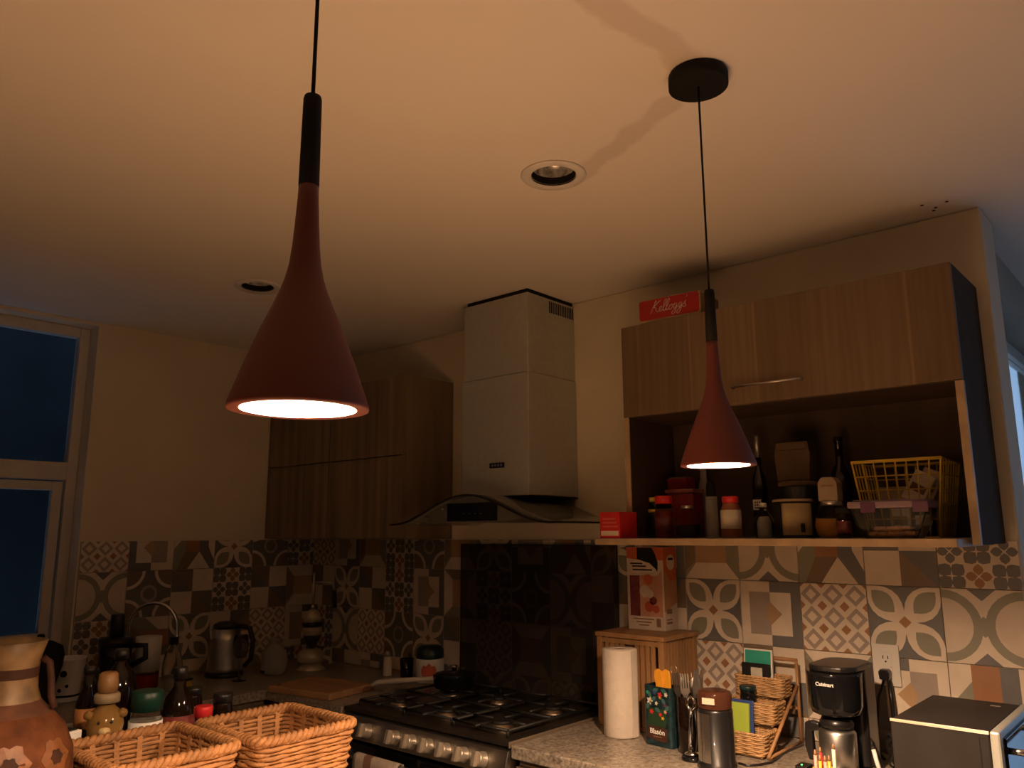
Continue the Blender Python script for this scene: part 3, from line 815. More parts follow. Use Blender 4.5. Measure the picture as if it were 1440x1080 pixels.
lath('body', [(.053, 0), (.054, .003), (.054, .098), (.053, .101)], M['blackmatte'], t)
k = B()
for i in range(16):
    a, c = math.radians(168+i*6.2), math.radians(168+(i+1)*6.2)
    k.face([(.0543*math.cos(a), .0543*math.sin(a), .008), (.0543*math.cos(c), .0543*math.sin(c), .008), (.0543*math.cos(c), .0543*math.sin(c), .096), (.0543*math.cos(a), .0543*math.sin(a), .096)], 0, True)
bmesh.ops.remove_doubles(k.bm, verts=k.bm.verts[:], dist=1e-5)
o = k.build('label', mat('can_label_cream', (.42, .31, .15), .5), t); o.modifiers.new('thick', 'SOLIDIFY').thickness = .0004
for i in range(6):
    a = math.radians(222+i*2.2)
    bx('barcode_bar', (.0552*math.cos(a)-.0007, .0552*math.sin(a)-.0007, .016), (.0552*math.cos(a)+.0007, .0552*math.sin(a)+.0007, .040), M['blackmatte'], t)
lath('lid', [(.0555, .1012), (.0555, .107), (.0535, .109)], mat('wood_brown_lid', (.30, .20, .11), .5), t)
t = thing('tin', 'dark storage tin under the brown paper bag', 'tin', (-.110, -2.660, SH))
lath('body', [(.054, 0), (.056, .003), (.056, .150), (.054, .153)], M['black'], t)
lath('lid', [(.057, .1535), (.057, .166), (.053, .168)], M['brown'], t)
t = thing('paper_bag', 'folded brown paper bag on the dark tin', 'bag', (-.110, -2.660, SH+.1686))
k = B(); k.prism([(-.050, 0), (.050, 0), (.056, .085), (.048, .115), (-.050, .120), (-.056, .080)], 'x', -.034, .034); k.build('body', mat('kraft_dim', (.10, .06, .03), .8), t, .004)
bx('fold', (-.0375, -.046, .095), (-.0345, .046, .118), mat('kraft_dim', (.10, .06, .03), .8), t, .001)
t = thing('honey_jar', 'round jar of amber honey with white folded card over its top', 'jar', (-.264, -2.811, SH))
lath('body', [(.028, 0), (.042, .010), (.0465, .032), (.043, .058), (.030, .080), (.027, .088)], M['glass'], t)
lath('honey', [(.026, .003), (.040, .011), (.0440, .032), (.0432, .052)], M['amber'], t)
lath('ring', [(.0285, .0885), (.0285, .098), (.027, .100)], M['steel'], t)
k = B(); k.prism([(-.027, .1005), (.027, .1005), (.027, .150), (.016, .166), (-.016, .166), (-.027, .150)], 'x', -.022, .022); k.build('card_top', mat('card_dim', (.30, .22, .14), .7), t, .003)
bx('card_print', (-.0226, -.016, .140), (-.0221, .016, .145), M['brown'], t)
t = thing('wine_bottle', 'dark wine bottle behind the honey jar', 'bottle', (-.065, -2.775, SH))
lath('body', [(.028, 0), (.030, .005), (.030, .165), (.024, .195), (.011, .220), (.011, .282), (.013, .284), (.013, .292)], M['brownglass'], t)
lath('foil', [(.0135, .2925), (.0135, .300)], M['blackmatte'], t)
jar('spice_jar', 'tiny dark brown jar between the honey and the clear tub', 'jar', (-.335, -2.866, SH), .019, .080, M['brownglass'], M['blackmatte'], .018, .016, lab=M['maroon'], lab_z=(.2, .7))
# lidded food tub
t = thing('food_container', 'clear tapered food tub with lilac lid and purple clips', 'container', (-.325, -2.988, SH))
def taper_box(name, m, parent, a0, b0, a1, b1, z0, z1, th=.002, open_top=True, bevel=.004):
    k = B()
    def ring(a, b, z): return [k.bm.verts.new(c) for c in ((-a, -b, z), (a, -b, z), (a, b, z), (-a, b, z))]
    R = [ring(a0, b0, z0), ring((a0+a1)/2*1.03, (b0+b1)/2*1.03, (z0+z1)/2), ring(a1, b1, z1), ring(a1-th, b1-th, z1), ring(a0-th, b0-th, z0+th)]
    for i in range(4):
        for j in range(4): k.bm.faces.new((R[i][j], R[i][(j+1) % 4], R[i+1][(j+1) % 4], R[i+1][j]))
    k.bm.faces.new(R[0][::-1]); k.bm.faces.new(R[4])
    return k.build(name, m, parent, bevel)
taper_box('tub', M['glass'], t, .034, .062, .050, .094, 0, .075, .002)
k = B(); k.box((-.028, -.056, .004), (.028, .056, .018)); k.box((-.024, -.045, .018), (.024, .045, .030))
k.build('food', M['food'], t, .006)
bx('lid', (-.053, -.097, .0755), (.053, .097, .093), M['lilac'], t, .004)
bx('rib', (-.042, -.086, .0932), (.042, .086, .097), M['lilac'], t, .002)
for yy in (-.082, .042): bx('clip', (-.0565, yy-.016, .064), (-.0535, yy+.020, .090), M['purple'], t, .001)
# yellow crate
t = thing('crate', 'yellow plastic grid crate holding small packets', 'crate', (-.132, -2.977, SH))
CB, CT, CH = (.080, .088), (.097, .113), .206
def crate_pt(side, s, h):
    a = CB[0]+(CT[0]-CB[0])*h; b = CB[1]+(CT[1]-CB[1])*h; z = .004+h*(CH-.004)
    if side == 0: return (-a, b-2*b*s, z)
    if side == 1: return (-a+2*a*s, -b, z)
    if side == 2: return (a, -b+2*b*s, z)
    return (a-2*a*s, b, z)
for side, nv in ((0, 8), (1, 7), (2, 8), (3, 7)):
    for i in range(nv):
        s_ = i/nv
        k = B(); k.tube([crate_pt(side, s_, 0), crate_pt(side, s_, 1)], .0021 if i else .003, 6); k.build('bar', M['yellow'], t)
    for h in (.22, .42, .61, .80):
        k = B(); k.tube([crate_pt(side, 0, h), crate_pt(side, 1, h)], .0018, 6); k.build('cross_bar', M['yellow'], t)
k = B(); k.tube([crate_pt(sd_, 0, 1) for sd_ in range(4)], .0045, 8, True); k.build('rim', M['yellow'], t)
bx('base', (-CB[0], -CB[1], 0), (CB[0], CB[1], .0035), M['yellow'], t)
def packet(label, loc, size, m, tilt=(0, 0, 0), stripe=None):
    t = thing('packet', label, 'packet', loc, 0, 'packets in the yellow crate'); t.rotation_euler = tilt
    a, b, c = size
    bx('body', (-a/2, -b/2, 0), (a/2, b/2, c), m, t, .002)
    if stripe: bx('print', (-a/2-.0006, -b*.36, c*.35), (-a/2-.0001, b*.36, c*.6), stripe, t)
zc_ = SH+.0045
packet('cream packet leaning in the yellow crate', (-.176, -2.995, zc_+.092), (.014, .055, .085), M['cream'], (.55, 0, 0), M['brown'])
packet('second cream packet leaning toward the crate centre', (-.158, -3.018, zc_+.092), (.014, .050, .090), mat('manila', (.55, .44, .28), .6), (.42, 0, 0), M['brown'])
packet('green pouch at the crate corner', (-.178, -2.922, zc_), (.030, .046, .100), M['green'])
packet('white box with brown print in the crate', (-.180, -2.968, zc_), (.030, .050, .085), M['white'], (0, 0, 0), M['brown'])
packet('beige box at the back of the crate', (-.110, -2.936, zc_), (.060, .080, .135), mat('beige_card', (.40, .30, .19), .6))
packet('black and white card box standing in the crate', (-.180, -3.024, zc_), (.030, .050, .088), M['blackmatte'], (0, 0, 0), M['white'])
packet('grey pouch in the crate beside the side panel', (-.110, -3.015, zc_), (.060, .075, .12), mat('grey_pouch', (.28, .26, .22), .5))
# cereal bar box on the cabinet
t = thing('cereal_box', 'red cereal box with white script lying on the cabinet', 'box', (-.215, -2.338, 2.2075), .06)
bx('body', (-.074, -.110, 0), (.074, .110, .080), mat('cereal_box_cream', (.42, .32, .16), .6), t, .002)
k = B()
pr = []
for cx, cy, a0 in ((.098, .068, 0), (-.098, .068, PI/2), (-.098, .012+.008, PI), (.098, .012+.008, PI*1.5)):
    for i in range(5): pr.append((cx+.010*math.cos(a0+PI/2*i/4), cy+.010*math.sin(a0+PI/2*i/4)))
k.prism(pr, 'x', -.0752, -.0742); fr = k.build('front_print', mat('cereal_red', (.36, .014, .012), .45, var=.05), t)
def smooth_path(pts, n=5):
    out = []; P = [Vector(p) for p in pts]
    for i in range(len(P)-1):
        p0 = P[max(i-1, 0)]; p1 = P[i]; p2 = P[i+1]; p3 = P[min(i+2, len(P)-1)]
        for j in range(n):
            u = j/n
            out.append(.5*((2*p1)+(p2-p0)*u+(2*p0-5*p1+4*p2-p3)*u*u+(3*p1-p0-3*p2+p3)*u*u*u))
    return out+[P[-1]]
gl_ = [(.36, .40), (.20, .43), (.12, .22), (.20, .04), (.36, .32), (.32, -.20), (.20, -.46), (.05, -.36), (.18, -.10), (.44, .14)]
el_ = [(0, .12), (.16, .62), (.20, .95), (.10, 1.0), (.04, .60), (.06, .08), (.18, .04), (.26, .14)]
STROKES = [[(.02, -.04), (.10, .35), (.30, 1.02), (.20, .90)], [(.66, .98), (.48, .86), (.20, .50), (.34, .40), (.50, .02), (.64, .06)],
           [(.62, .06), (.80, .24), (.84, .42), (.72, .42), (.66, .20), (.76, .02), (.94, .12)],
           [(x+.94, y) for x, y in el_], [(x+1.18, y) for x, y in el_],
           [(1.62, .44), (1.48, .34), (1.46, .10), (1.58, .0), (1.70, .18), (1.64, .42), (1.80, .36)],
           [(x+1.68, y) for x, y in gl_], [(x+2.06, y) for x, y in gl_],
           [(2.74, 1.02), (2.66, .78)], [(2.50, .14), (2.70, .52), (2.66, .30), (2.76, .12), (2.64, -.02), (2.52, .06)]]
for st in STROKES:
    k = B(); sc_ = .046
    pts = [(-.0757, .066-(x+.18*y)*sc_, .032+y*.038+x*.0008) for x, y in [(v.x, v.y) for v in smooth_path([(a_, b_, 0) for a_, b_ in st], 5)]]
    k.tube(pts, .0013, 5); k.build('lettering', mat('script_white', (.50, .42, .36), .5), fr)
lid_ = bx('end_flap', (-.070, -.1112, .006), (.070, -.1102, .074), mat('cereal_end', (.30, .19, .09), .6), t)

# ------------------------------------------------------------------ right worktop items
CZ = .9004
t = thing('paper_towel_roll', 'white paper towel roll standing on the worktop by the stove', 'paper towel', (-.318, -2.130, CZ))
k = B(); k.lathe([(.021, 0), (.053, 0), (.0555, .003), (.0555, .255), (.053, .259), (.021, .259)], (0, 0, 0), 40, cap0=False, cap1=False)
k.lathe([(.021, .259), (.021, 0)], (0, 0, 0), 40, cap0=False, cap1=False); k.build('roll', M['paper'], t)
k = B(); k.lathe([(.0208, .001), (.0208, .257), (.0195, .257), (.0195, .001)], (0, 0, 0), 30, cap0=False, cap1=False); k.build('core', M['brown'], t)
k = B(); k.face([(.0555*math.cos(2.6), .0555*math.sin(2.6), .002), (.0565, -.0, .002), (.0565, 0, .257), (.0555*math.cos(2.6), .0555*math.sin(2.6), .257)]) if False else k.box((-.020, -.0562, .002), (.010, -.0554, .257)); k.build('loose_sheet', M['paper'], t)
t = thing('bread_box', 'bamboo slatted box with overhanging top behind the towel roll', 'box', (-.140, -2.120, CZ))
bx('top_board', (-.112, -.132, .280), (.120, .132, .2945), M['bamboo'], t, .002)
bx('base_board', (-.105, -.125, 0), (.105, .125, .012), M['bamboo'], t, .002)
for sx in (-1, 1):
    for sy in (-1, 1): bx('post', (sx*.098-.010, sy*.118-.010, .0125), (sx*.098+.010, sy*.118+.010, .2795), M['bamboo'], t, .001)
for i in range(9):
    x = -.080+i*.0195
    bx('slat', (x-.0062, -.122, .013), (x+.0062, -.115, .279), M['bamboo'], t, .0008)
for i in range(4):
    y = -.086+i*.020
    bx('slat', (-.104, y-.0075, .013), (-.097, y+.0075, .279), M['bamboo'], t, .0008)
for i in range(4):
    y = .030+i*.020
    bx('slat', (-.104, y-.0075, .013), (-.097, y+.0075, .279), M['bamboo'], t, .0008)
bx('back_board', (.098, -.108, .013), (.104, .108, .279), M['bamboo'], t)
bx('rail', (-.1065, -.108, .262), (-.1045, .108, .277), M['bamboo'], t)
# printed drink carton
t = thing('cereal_carton', 'tall pale carton with dark red picture panel on the bamboo box', 'carton', (-.075, -2.108, CZ+.2950))
CW, CD, CHH = .073, .042, .276
cardw = mat('carton_white', (.60, .50, .40), .55)
bx('body', (-CD, -CW, 0), (CD, CW, CHH), cardw, t, .0015)
def pr_front(name, poly, m, d=.0004):
    k = B(); k.prism([(-u, v) for u, v in poly], 'x', -CD-d-.0003, -CD-.0001); return k.build(name, m, t)
def pr_side(name, poly, m, d=.0004):
    k = B(); k.prism(poly, 'y', -CW-d-.0003, -CW-.0001); return k.build(name, m, t)
pr_front('orange_header', [(-CW, .232), (CW, .232), (CW, CHH-.001), (-CW, CHH-.001)], mat('carton_orange', (.50, .10, .03), .5))
pr_front('black_arch', [(-.030, .236), (.005, .225), (.035, .205), (.050, .195), (.052, .225), (.042, .255), (.030, CHH-.002), (-.03, CHH-.002)], M['blackmatte'], .0008)
pr_front('title_panel', [(-.072, .238), (-.02, .232), (.02, .222), (.045, .202), (.048, .180), (-.060, .186)], cardw, .0012)
for i, (a, b, v) in enumerate(((-.058, -.008, .218), (-.050, .006, .209), (-.048, .030, .197))): pr_front('title_line', [(a, v), (b, v), (b, v+.005), (a, v+.005)], M['blackmatte'], .0016)
pr_front('picture_panel', [(-.062, .045), (-.022, .045), (-.022, .180), (-.062, .180)], M['maroon'], .0008)
pr_front('pink_panel', [(-.020, .045), (.066, .045), (.066, .20), (.048, .180), (-.020, .180)], mat('carton_pink', (.52, .26, .16), .55), .0006)
pr_front('badge', arc((.012, .168), .018, 0, 2*PI*.96, 18), mat('badge_orange', (.55, .13, .04), .5), .0012)
pr_front('cloud', arc((-.002, .128), .021, 0, 2*PI*.96, 14), cardw, .0012)
pr_front('cloud', arc((.018, .120), .014, 0, 2*PI*.96, 14), cardw, .0014)
pr_front('fruit', arc((.030, .098), .014, 0, 2*PI*.96, 14), M['maroon'], .0012)
pr_front('fruit', arc((.014, .078), .018, 0, 2*PI*.96, 14), mat('fruit_red', (.42, .08, .04), .5), .0012)
pr_front('fruit', arc((.040, .070), .013, 0, 2*PI*.96, 14), mat('fruit_red', (.42, .08, .04), .5), .0014)
for i in range(3): pr_front('small_print', [(-.050+.01*i, .034-i*.010), (.030-.01*i, .034-i*.010), (.030-.01*i, .038-i*.010), (-.050+.01*i, .038-i*.010)], M['brown'], .0008)
pr_front('code_block', [(.040, .012), (.056, .012), (.056, .040), (.040, .040)], M['brown'], .0008)
pr_side('orange_side', [(-CD, .20), (.0, .16), (CD, .17), (CD, CHH-.001), (-CD, CHH-.001)], mat('carton_orange', (.50, .10, .03), .5))
pr_side('tan_side', [(-CD, .06), (CD, .09), (CD, .17), (0, .16), (-CD, .20)], mat('carton_tan', (.42, .22, .11), .55))
pr_side('white_bubble', arc((.004, .225), .026, 0, 2*PI*.96, 16), cardw, .0010)
pr_side('print_bar', [(-.012, .232), (.020, .232), (.020, .240), (-.012, .240)], M['blackmatte'], .0014)
for v, h in ((.055, .016), (.022, .007), (.034, .004)): pr_side('print_bar', [(-.030, v), (.004, v), (.004, v+h), (-.030, v+h)], M['brown'], .0010)
# Blason coffee pouch with utensils
t = thing('coffee_tin', 'dark teal coffee tin with flowers and a brown name label', 'tin', (-.333, -2.292, CZ), -.10)
k = B()
def rr(a, b, r, n=5):
    o = []
    for cx, cy, a0 in ((a-r, b-r, 0), (-a+r, b-r, PI/2), (-a+r, -b+r, PI), (a-r, -b+r, PI*1.5)):
        for i in range(n): o.append((cx+r*math.cos(a0+PI/2*i/(n-1)), cy+r*math.sin(a0+PI/2*i/(n-1))))
    return o
def shell(k, a, b, r, h, th=.002):
    o = rr(a, b, r); i_ = rr(a-th, b-th, max(r-th, .001)); n = len(o)
    A = [k.bm.verts.new((x, y, 0)) for x, y in o]; C = [k.bm.verts.new((x, y, h)) for x, y in o]
    D = [k.bm.verts.new((x, y, h)) for x, y in i_]; E_ = [k.bm.verts.new((x, y, th)) for x, y in i_]
    for j in range(n):
        q = (j+1) % n
        for P_, Q_ in ((A, C), (C, D), (D, E_)): k.bm.faces.new((P_[j], P_[q], Q_[q], Q_[j]))
    k.bm.faces.new(A[::-1]); k.bm.faces.new(E_)
shell(k, .031, .050, .010, .168); k.build('body', M['tealdark'], t)
def bl(name, poly, m, d=.0005):
    k = B(); k.prism([(-u, v) for u, v in poly], 'x', -.0313-d, -.0311); return k.build(name, m, t)
bl('green_field', [(-.036, .056), (.030, .056), (.032, .105), (-.032, .105)], mat('tin_green', (.018, .05, .022), .4))
bl('name_label', [(-.038, .022), (-.02, .018), (.02, .014), (.034, .016), (.034, .052), (.0, .056), (-.036, .056)], mat('label_brown', (.055, .022, .015), .45), .0010)
text('lettering', 'Blasón', .0205, M['white'], t, (-.0329, .001, .0405), (0, -1, 0), (0, 0, 1), 0, .0003, .0004)
bl('name_line', [(-.016, .026), (.014, .026), (.014, .028), (-.016, .028)], M['brown'], .0014)
for u, v, r, m in ((-.026, .125, .012, 'cream'), (-.022, .122, .006, 'blackmatte'), (.012, .145, .009, 'redcap'), (.012, .138, .005, 'yellow'), (.034, .148, .007, 'cream'), (-.020, .095, .008, 'redcap'), (.012, .090, .007, 'redcap'), (.02, .081, .006, 'yellow'), (-.002, .120, .006, 'cream'), (-.008, .150, .007, 'blue'), (.030, .118, .007, 'purple'), (-.034, .148, .006, 'teal'), (.030, .100, .006, 'pink')):
    bl('flower', [(u+r*(.72+.28*math.cos(5*q))*math.cos(q), v+r*(.72+.28*math.cos(5*q))*math.sin(q)) for q in [2*PI*i/20 for i in range(20)]], M[m], .0012)
for u, v, an in ((-.012, .132, .6), (.024, .128, 2.2), (-.034, .110, 1.2), (.002, .102, 2.6), (.036, .110, .9), (-.004, .158, .3), (.026, .158, 2.8), (-.026, .142, 2.0)):
    bl('leaf', [(u+p[0]*math.cos(an)-p[1]*math.sin(an), v+p[0]*math.sin(an)+p[1]*math.cos(an)) for p in [(x_-.011, y_) for x_, y_ in lens(0, 0, .022, 0, .5, 5)]], mat('tin_leaf', (.05, .13, .12), .4), .0009)
def utensil(name, label, cat, loc, fn, tilt=(0, 0, 0), group=None):
    t = thing(name, label, cat, loc, 0, group); fn(t); t.rotation_euler = tilt; return t
def spat(t):
    k = B(); k.prism([(-.010, 0), (.010, 0), (.011, .165), (.016, .185), (.014, .205), (.004, .212), (-.010, .206), (-.014, .180)], 'x', -.004, .004); k.build('blade', M['orange'], t, .002)
utensil('spatula', 'orange plastic spatula standing in the coffee tin', 'utensil', (-.335, -2.282, CZ+.003), spat)
utensil('spatula', 'second orange spatula lower in the coffee tin', 'utensil', (-.330, -2.306, CZ-.012+.015), spat, (.0, 0, 0))
def skew(t):
    tub('rod', [(0, 0, 0), (0, 0, .200)], .0016, M['steel'], t, 6)
    tub('loop', [(0, .011*math.cos(a), .212+.012*math.sin(a)) for a in [2*PI*i/14 for i in range(14)]], .0014, M['steel'], t, 6, True)
utensil('skewer', 'thin metal skewer with ring end in the coffee tin', 'utensil', (-.322, -2.326, CZ+.003), skew)
# cutlery holder with cutlery
t = thing('cutlery_holder', 'dark brown glass tumbler full of cutlery behind the grinder', 'holder', (-.356, -2.398, CZ))
k = B(); k.lathe([(.033, 0), (.040, .004), (.042, .155), (.039, .155), (.036, .008)], (0, 0, 0), 26, cap0=True, cap1=True); k.build('tumbler', M['brownglass'], t)
def cut(kind):
    def fn(t):
        k = B(); k.prism([(-.004, 0), (.004, 0), (.0036, .14), (-.0036, .14)], 'x', -.0012, .0012); k.build('handle', M['steel'], t)
        if kind == 0:
            k = B(); k.lathe([(.002, 0), (.015, .014), (.019, .032), (.014, .052), (.003, .060)], (0, 0, .140), 14, sx=.25); k.build('bowl', M['steel'], t)
        elif kind == 1:
            k = B(); k.prism([(-.004, .139), (.004, .139), (.013, .155), (.013, .165), (-.013, .165), (-.013, .155)], 'x', -.001, .001)
            for i in range(4): k.box((-.0010, -.013+i*.0072, .1645), (.0010, -.0088+i*.0072, .205))
            k.build('tines', M['steel'], t)
        else:
            k = B(); k.prism([(-.0065, .139), (.008, .139), (.012, .17), (.008, .215), (-.006, .222)], 'x', -.0009, .0009); k.build('blade', M['steel'], t)
    return fn
for i, (dx, dy, kd, tx, lb) in enumerate(((-.012, .018, 1, -.10, 'fork standing in the brown tumbler leaning to the tin'), (-.010, .006, 1, -.03, 'second upright fork in the brown tumbler'), (.008, -.004, 0, .05, 'metal spoon in the brown tumbler'), (-.008, -.010, 2, .08, 'table knife in the brown tumbler'), (.010, .014, 0, -.06, 'second spoon behind the forks in the tumbler'), (-.002, -.016, 2, .20, 'pale knife leaning outward from the brown tumbler'), (.012, -.016, 0, .14, 'wide spoon leaning toward the grinder'), (.014, .002, 1, .03, 'fork at the back of the brown tumbler'))):
    utensil(('spoon', 'fork', 'table_knife')[kd], lb, 'cutlery', (-.356+dx, -2.398+dy, CZ+.010), cut(kd), (tx, 0, .3*i), 'cutlery in the brown tumbler')
# chrome opener
t = thing('can_opener', 'chrome standing can opener with looped head beside the grinder', 'can opener', (-.425, -2.435, CZ))
lath('base', [(.030, 0), (.031, .004), (.029, .010), (.016, .014)], M['blackgloss'], t, n=26)
lath('base_cap', [(.022, .0145), (.020, .020), (.008, .026)], M['chrome'], t, n=22)
tub('arm', [(0, .004, .024), (-.002, .002, .06), (-.004, -.002, .11), (-.004, -.004, .135)], [.007, .006, .005, .005], M['chrome'], t, 10)
tub('head_loop', [(-.004, -.004+.012*math.cos(a), .150+.017*math.sin(a)) for a in [2*PI*i/16 for i in range(16)]], .0036, M['chrome'], t, 8, True)
tub('side_arm', [(0.006, -.010, .022), (.010, -.014, .07), (.004, -.010, .14)], .004, M['black'], t, 8)
# coffee grinder
t = thing('coffee_grinder', 'black and silver coffee grinder with brown see-through lid', 'grinder', (-.448, -2.522, CZ), .12)
k = B(); k.lathe([(.051, 0), (.053, .003), (.053, .014), (.049, .018), (.048, .145), (.046, .152)], (0, 0, 0), 12); k.build('body', M['black'], t, .002)
k = B()
for i in range(4):
    a, c = math.radians(102+i*20), math.radians(102+(i+1)*20)
    k.face([(.0494*math.cos(a), .0494*math.sin(a), .020), (.0494*math.cos(c), .0494*math.sin(c), .020), (.0486*math.cos(c), .0486*math.sin(c), .142), (.0486*math.cos(a), .0486*math.sin(a), .142)], 0, False)
bmesh.ops.remove_doubles(k.bm, verts=k.bm.verts[:], dist=1e-5)
o = k.build('steel_panel', M['steel'], t); o.modifiers.new('thick', 'SOLIDIFY').thickness = .001
k = B(); k.lathe([(.046, .1525), (.047, .160), (.047, .186), (.043, .196), (.030, .199)], (0, 0, 0), 12); ld = k.build('lid', M['brownclear'], t, .002)
bx('lid_label', (-.0492, -.018, .168), (-.0478, .016, .184), M['cream'], ld, rz=0)
# tiered wicker organizer
def rounded_path(lx, ly, r, n):
    # returns n points (x, y, nx, ny) evenly spaced round a rounded rectangle
    segs = []; a, b = lx/2-r, ly/2-r
    per = 4*(a+b)+2*PI*r; out = []
    for i in range(n):
        d = per*i/n
        lens_ = [2*b, PI*r/2, 2*a, PI*r/2, 2*b, PI*r/2, 2*a, PI*r/2]; q = 0
        while d > lens_[q] and q < 7: d -= lens_[q]; q += 1
        if q == 0: out.append((a+r, -b+d, 1, 0))
        elif q == 2: out.append((a-d, b+r, 0, 1))
        elif q == 4: out.append((-a-r, b-d, -1, 0))
        elif q == 6: out.append((-a+d, -b-r, 0, -1))
        else:
            cx, cy, a0 = {1: (a, b, 0), 3: (-a, b, PI/2), 5: (-a, -b, PI), 7: (a, -b, 1.5*PI)}[q]
            an = a0+d/r; out.append((cx+r*math.cos(an), cy+r*math.sin(an), math.cos(an), math.sin(an)))
    return out
def wicker(t, lx, ly, h, rows, nst, m, z0=0.0, off=(0, 0), rim=.006, taper=.92, n=96, pre=''):
    path = rounded_path(lx, ly, .022 if min(lx, ly) > .1 else .012, n)
    k = B(); rr_ = h/rows*.5
    amp = rr_*.62
    for j in range(rows):
        f = (j+.5)/rows; sc = taper+(1-taper)*f; z = z0+.004+f*(h-.008)
        pts = []
        for i, (x, y, nx, ny) in enumerate(path):
            wv = amp*math.sin(PI*nst*i/n+PI*j)
            jit = random.uniform(-.12, .12)*rr_
            pts.append((off[0]+x*sc+nx*wv, off[1]+y*sc+ny*wv, z+jit))
        k.tube(pts, rr_*1.02, 5, True)
    o = k.build(pre+'weave', m, t); o['kind'] = 'stuff'
    for s_ in range(nst):
        i = int((s_+.5)*n/nst) % n
        x, y, nx, ny = path[i]
        k = B(); tx, ty = -ny, nx; wd = max(.0035, .22*2*(lx+ly)/nst*.5); th = rr_*.5
        vv = []
        for f, sc in ((0, taper), (1, 1.0)):
            cx, cy = off[0]+x*sc-nx*rr_*.9, off[1]+y*sc-ny*rr_*.9
            for a, b in ((-1, -1), (1, -1), (1, 1), (-1, 1)):
                vv.append(k.bm.verts.new((cx+tx*wd*a+nx*th*b, cy+ty*wd*a+ny*th*b, z0+.003+f*(h-.006))))
        for fc in ((3, 2, 1, 0), (4, 5, 6, 7), (0, 1, 5, 4), (1, 2, 6, 5), (2, 3, 7, 6), (3, 0, 4, 7)): k.bm.faces.new([vv[q] for q in fc])
        k.build(pre+'stake', m, t)
    for ph in (0, PI):
        k = B(); tw = max(10, int(2*(lx+ly)/.028)); N2 = n*2; p2 = rounded_path(lx, ly, .022 if min(lx, ly) > .1 else .012, N2); pts = []
        for i, (x, y, nx, ny) in enumerate(p2):
            an = 2*PI*tw*i/N2+ph
            pts.append((off[0]+x+nx*rim*.6*math.cos(an), off[1]+y+ny*rim*.6*math.cos(an), z0+h+rim*.6*math.sin(an)))
        k.tube(pts, rim*.78, 6, True); k.build(pre+'rim_strand', m, t)
    bx(pre+'bottom', (off[0]-lx/2*taper+.004, off[1]-ly/2*taper+.004, z0), (off[0]+lx/2*taper-.004, off[1]+ly/2*taper-.004, z0+.004), m, t)
t = thing('tiered_organizer', 'three tier pale wicker organizer on a bamboo frame', 'organizer', (-.185, -2.515, CZ))
OW = .075
wicker(t, .100, 2*OW, .060, 10, 14, M['wickerl'], .003, (-.072, 0), .0035, .95, 64)
wicker(t, .088, 2*OW, .058, 10, 14, M['wickerl'], .072, (.000, 0), .0035, .95, 64)
wicker(t, .080, 2*OW, .056, 10, 14, M['wickerl'], .135, (.066, 0), .0035, .95, 64)
for sy in (-1, 1):
    y = sy*(OW+.009)
    tub('post', [(.118, y, 0), (.118, y, .240)], .0052, M['bamboo'], t, 8)
    tub('foot_rail', [(-.110, y, .006), (.118, y, .006)], .0048, M['bamboo'], t, 8)
    tub('slanted_rail', [(-.116, y, .006), (.112, y, .165)], .0052, M['bamboo'], t, 8)
tub('top_bar', [(.118, -OW-.012, .238), (.118, OW+.012, .238)], .0056, M['bamboo'], t, 8)
tub('back_bar', [(.118, -OW-.012, .10), (.118, OW+.012, .10)], .0048, M['bamboo'], t, 8)
def card(name, label, cat, loc, a, b, c, m, tilt, border=None, text_=None):
    t = thing(name, label, cat, loc, 0); t.rotation_euler = tilt
    bx('cover', (-a/2, -b/2, 0), (a/2, b/2, c), border or m, t, .0008)
    if border: bx('face_print', (-a/2-.0008, -b/2+.004, c*.42), (-a/2-.0001, b/2-.004, c-.004), m, t)
    return t
cd_ = card('booklet', 'teal booklet with white border standing in the top wicker tray', 'booklet', (-.118, -2.500, CZ+.142), .008, .090, .125, M['teal'], (0, .06, 0), M['white'])
for i in range(5): bx('print_line', (-.0054, -.034+i*.013, .064), (-.0050, -.025+i*.013, .070), M['white'], cd_)
cd_ = card('booklet', 'black booklet with a pale square in front of the teal one', 'booklet', (-.138, -2.500, CZ+.142), .008, .088, .086, M['blackmatte'], (0, .06, 0))
bx('pale_square', (-.0052, -.022, .046), (-.0041, .014, .074), mat('pale_card', (.45, .42, .36), .5), cd_)
jar('glass_jar', 'dark glass jar with teal lid in the middle wicker tray', 'jar', (-.192, -2.498, CZ+.0785), .024, .094, M['blackgloss'], M['tealdark'], .024, .014)
cd_ = card('notebook', 'lime green notebook leaning in the lowest wicker tray', 'notebook', (-.266, -2.497, CZ+.009), .010, .066, .125, M['lime'], (0, .08, 0))
bx('sticker', (-.0058, -.018, .028), (-.0051, .018, .038), M['cream'], cd_)
card('folder', 'dark blue folder behind the lime notebook', 'folder', (-.252, -2.503, CZ+.010), .006, .068, .130, M['blue'], (0, .08, 0))
for i, (dx, dy, lb) in enumerate(((-.250, -2.560, 'small white and green packet in the lowest wicker tray'), (-.288, -2.560, 'second small sachet beside the lime notebook'))):
    t = thing('sachet', lb, 'packet', (dx, dy, CZ+.010), .4*i, 'sachets in the wicker tray')
    bx('body', (-.011, -.016, 0), (.011, .016, .040), M['white'], t, .002); bx('print', (-.0116, -.010, .016), (-.0111, .010, .034), M['green'], t)
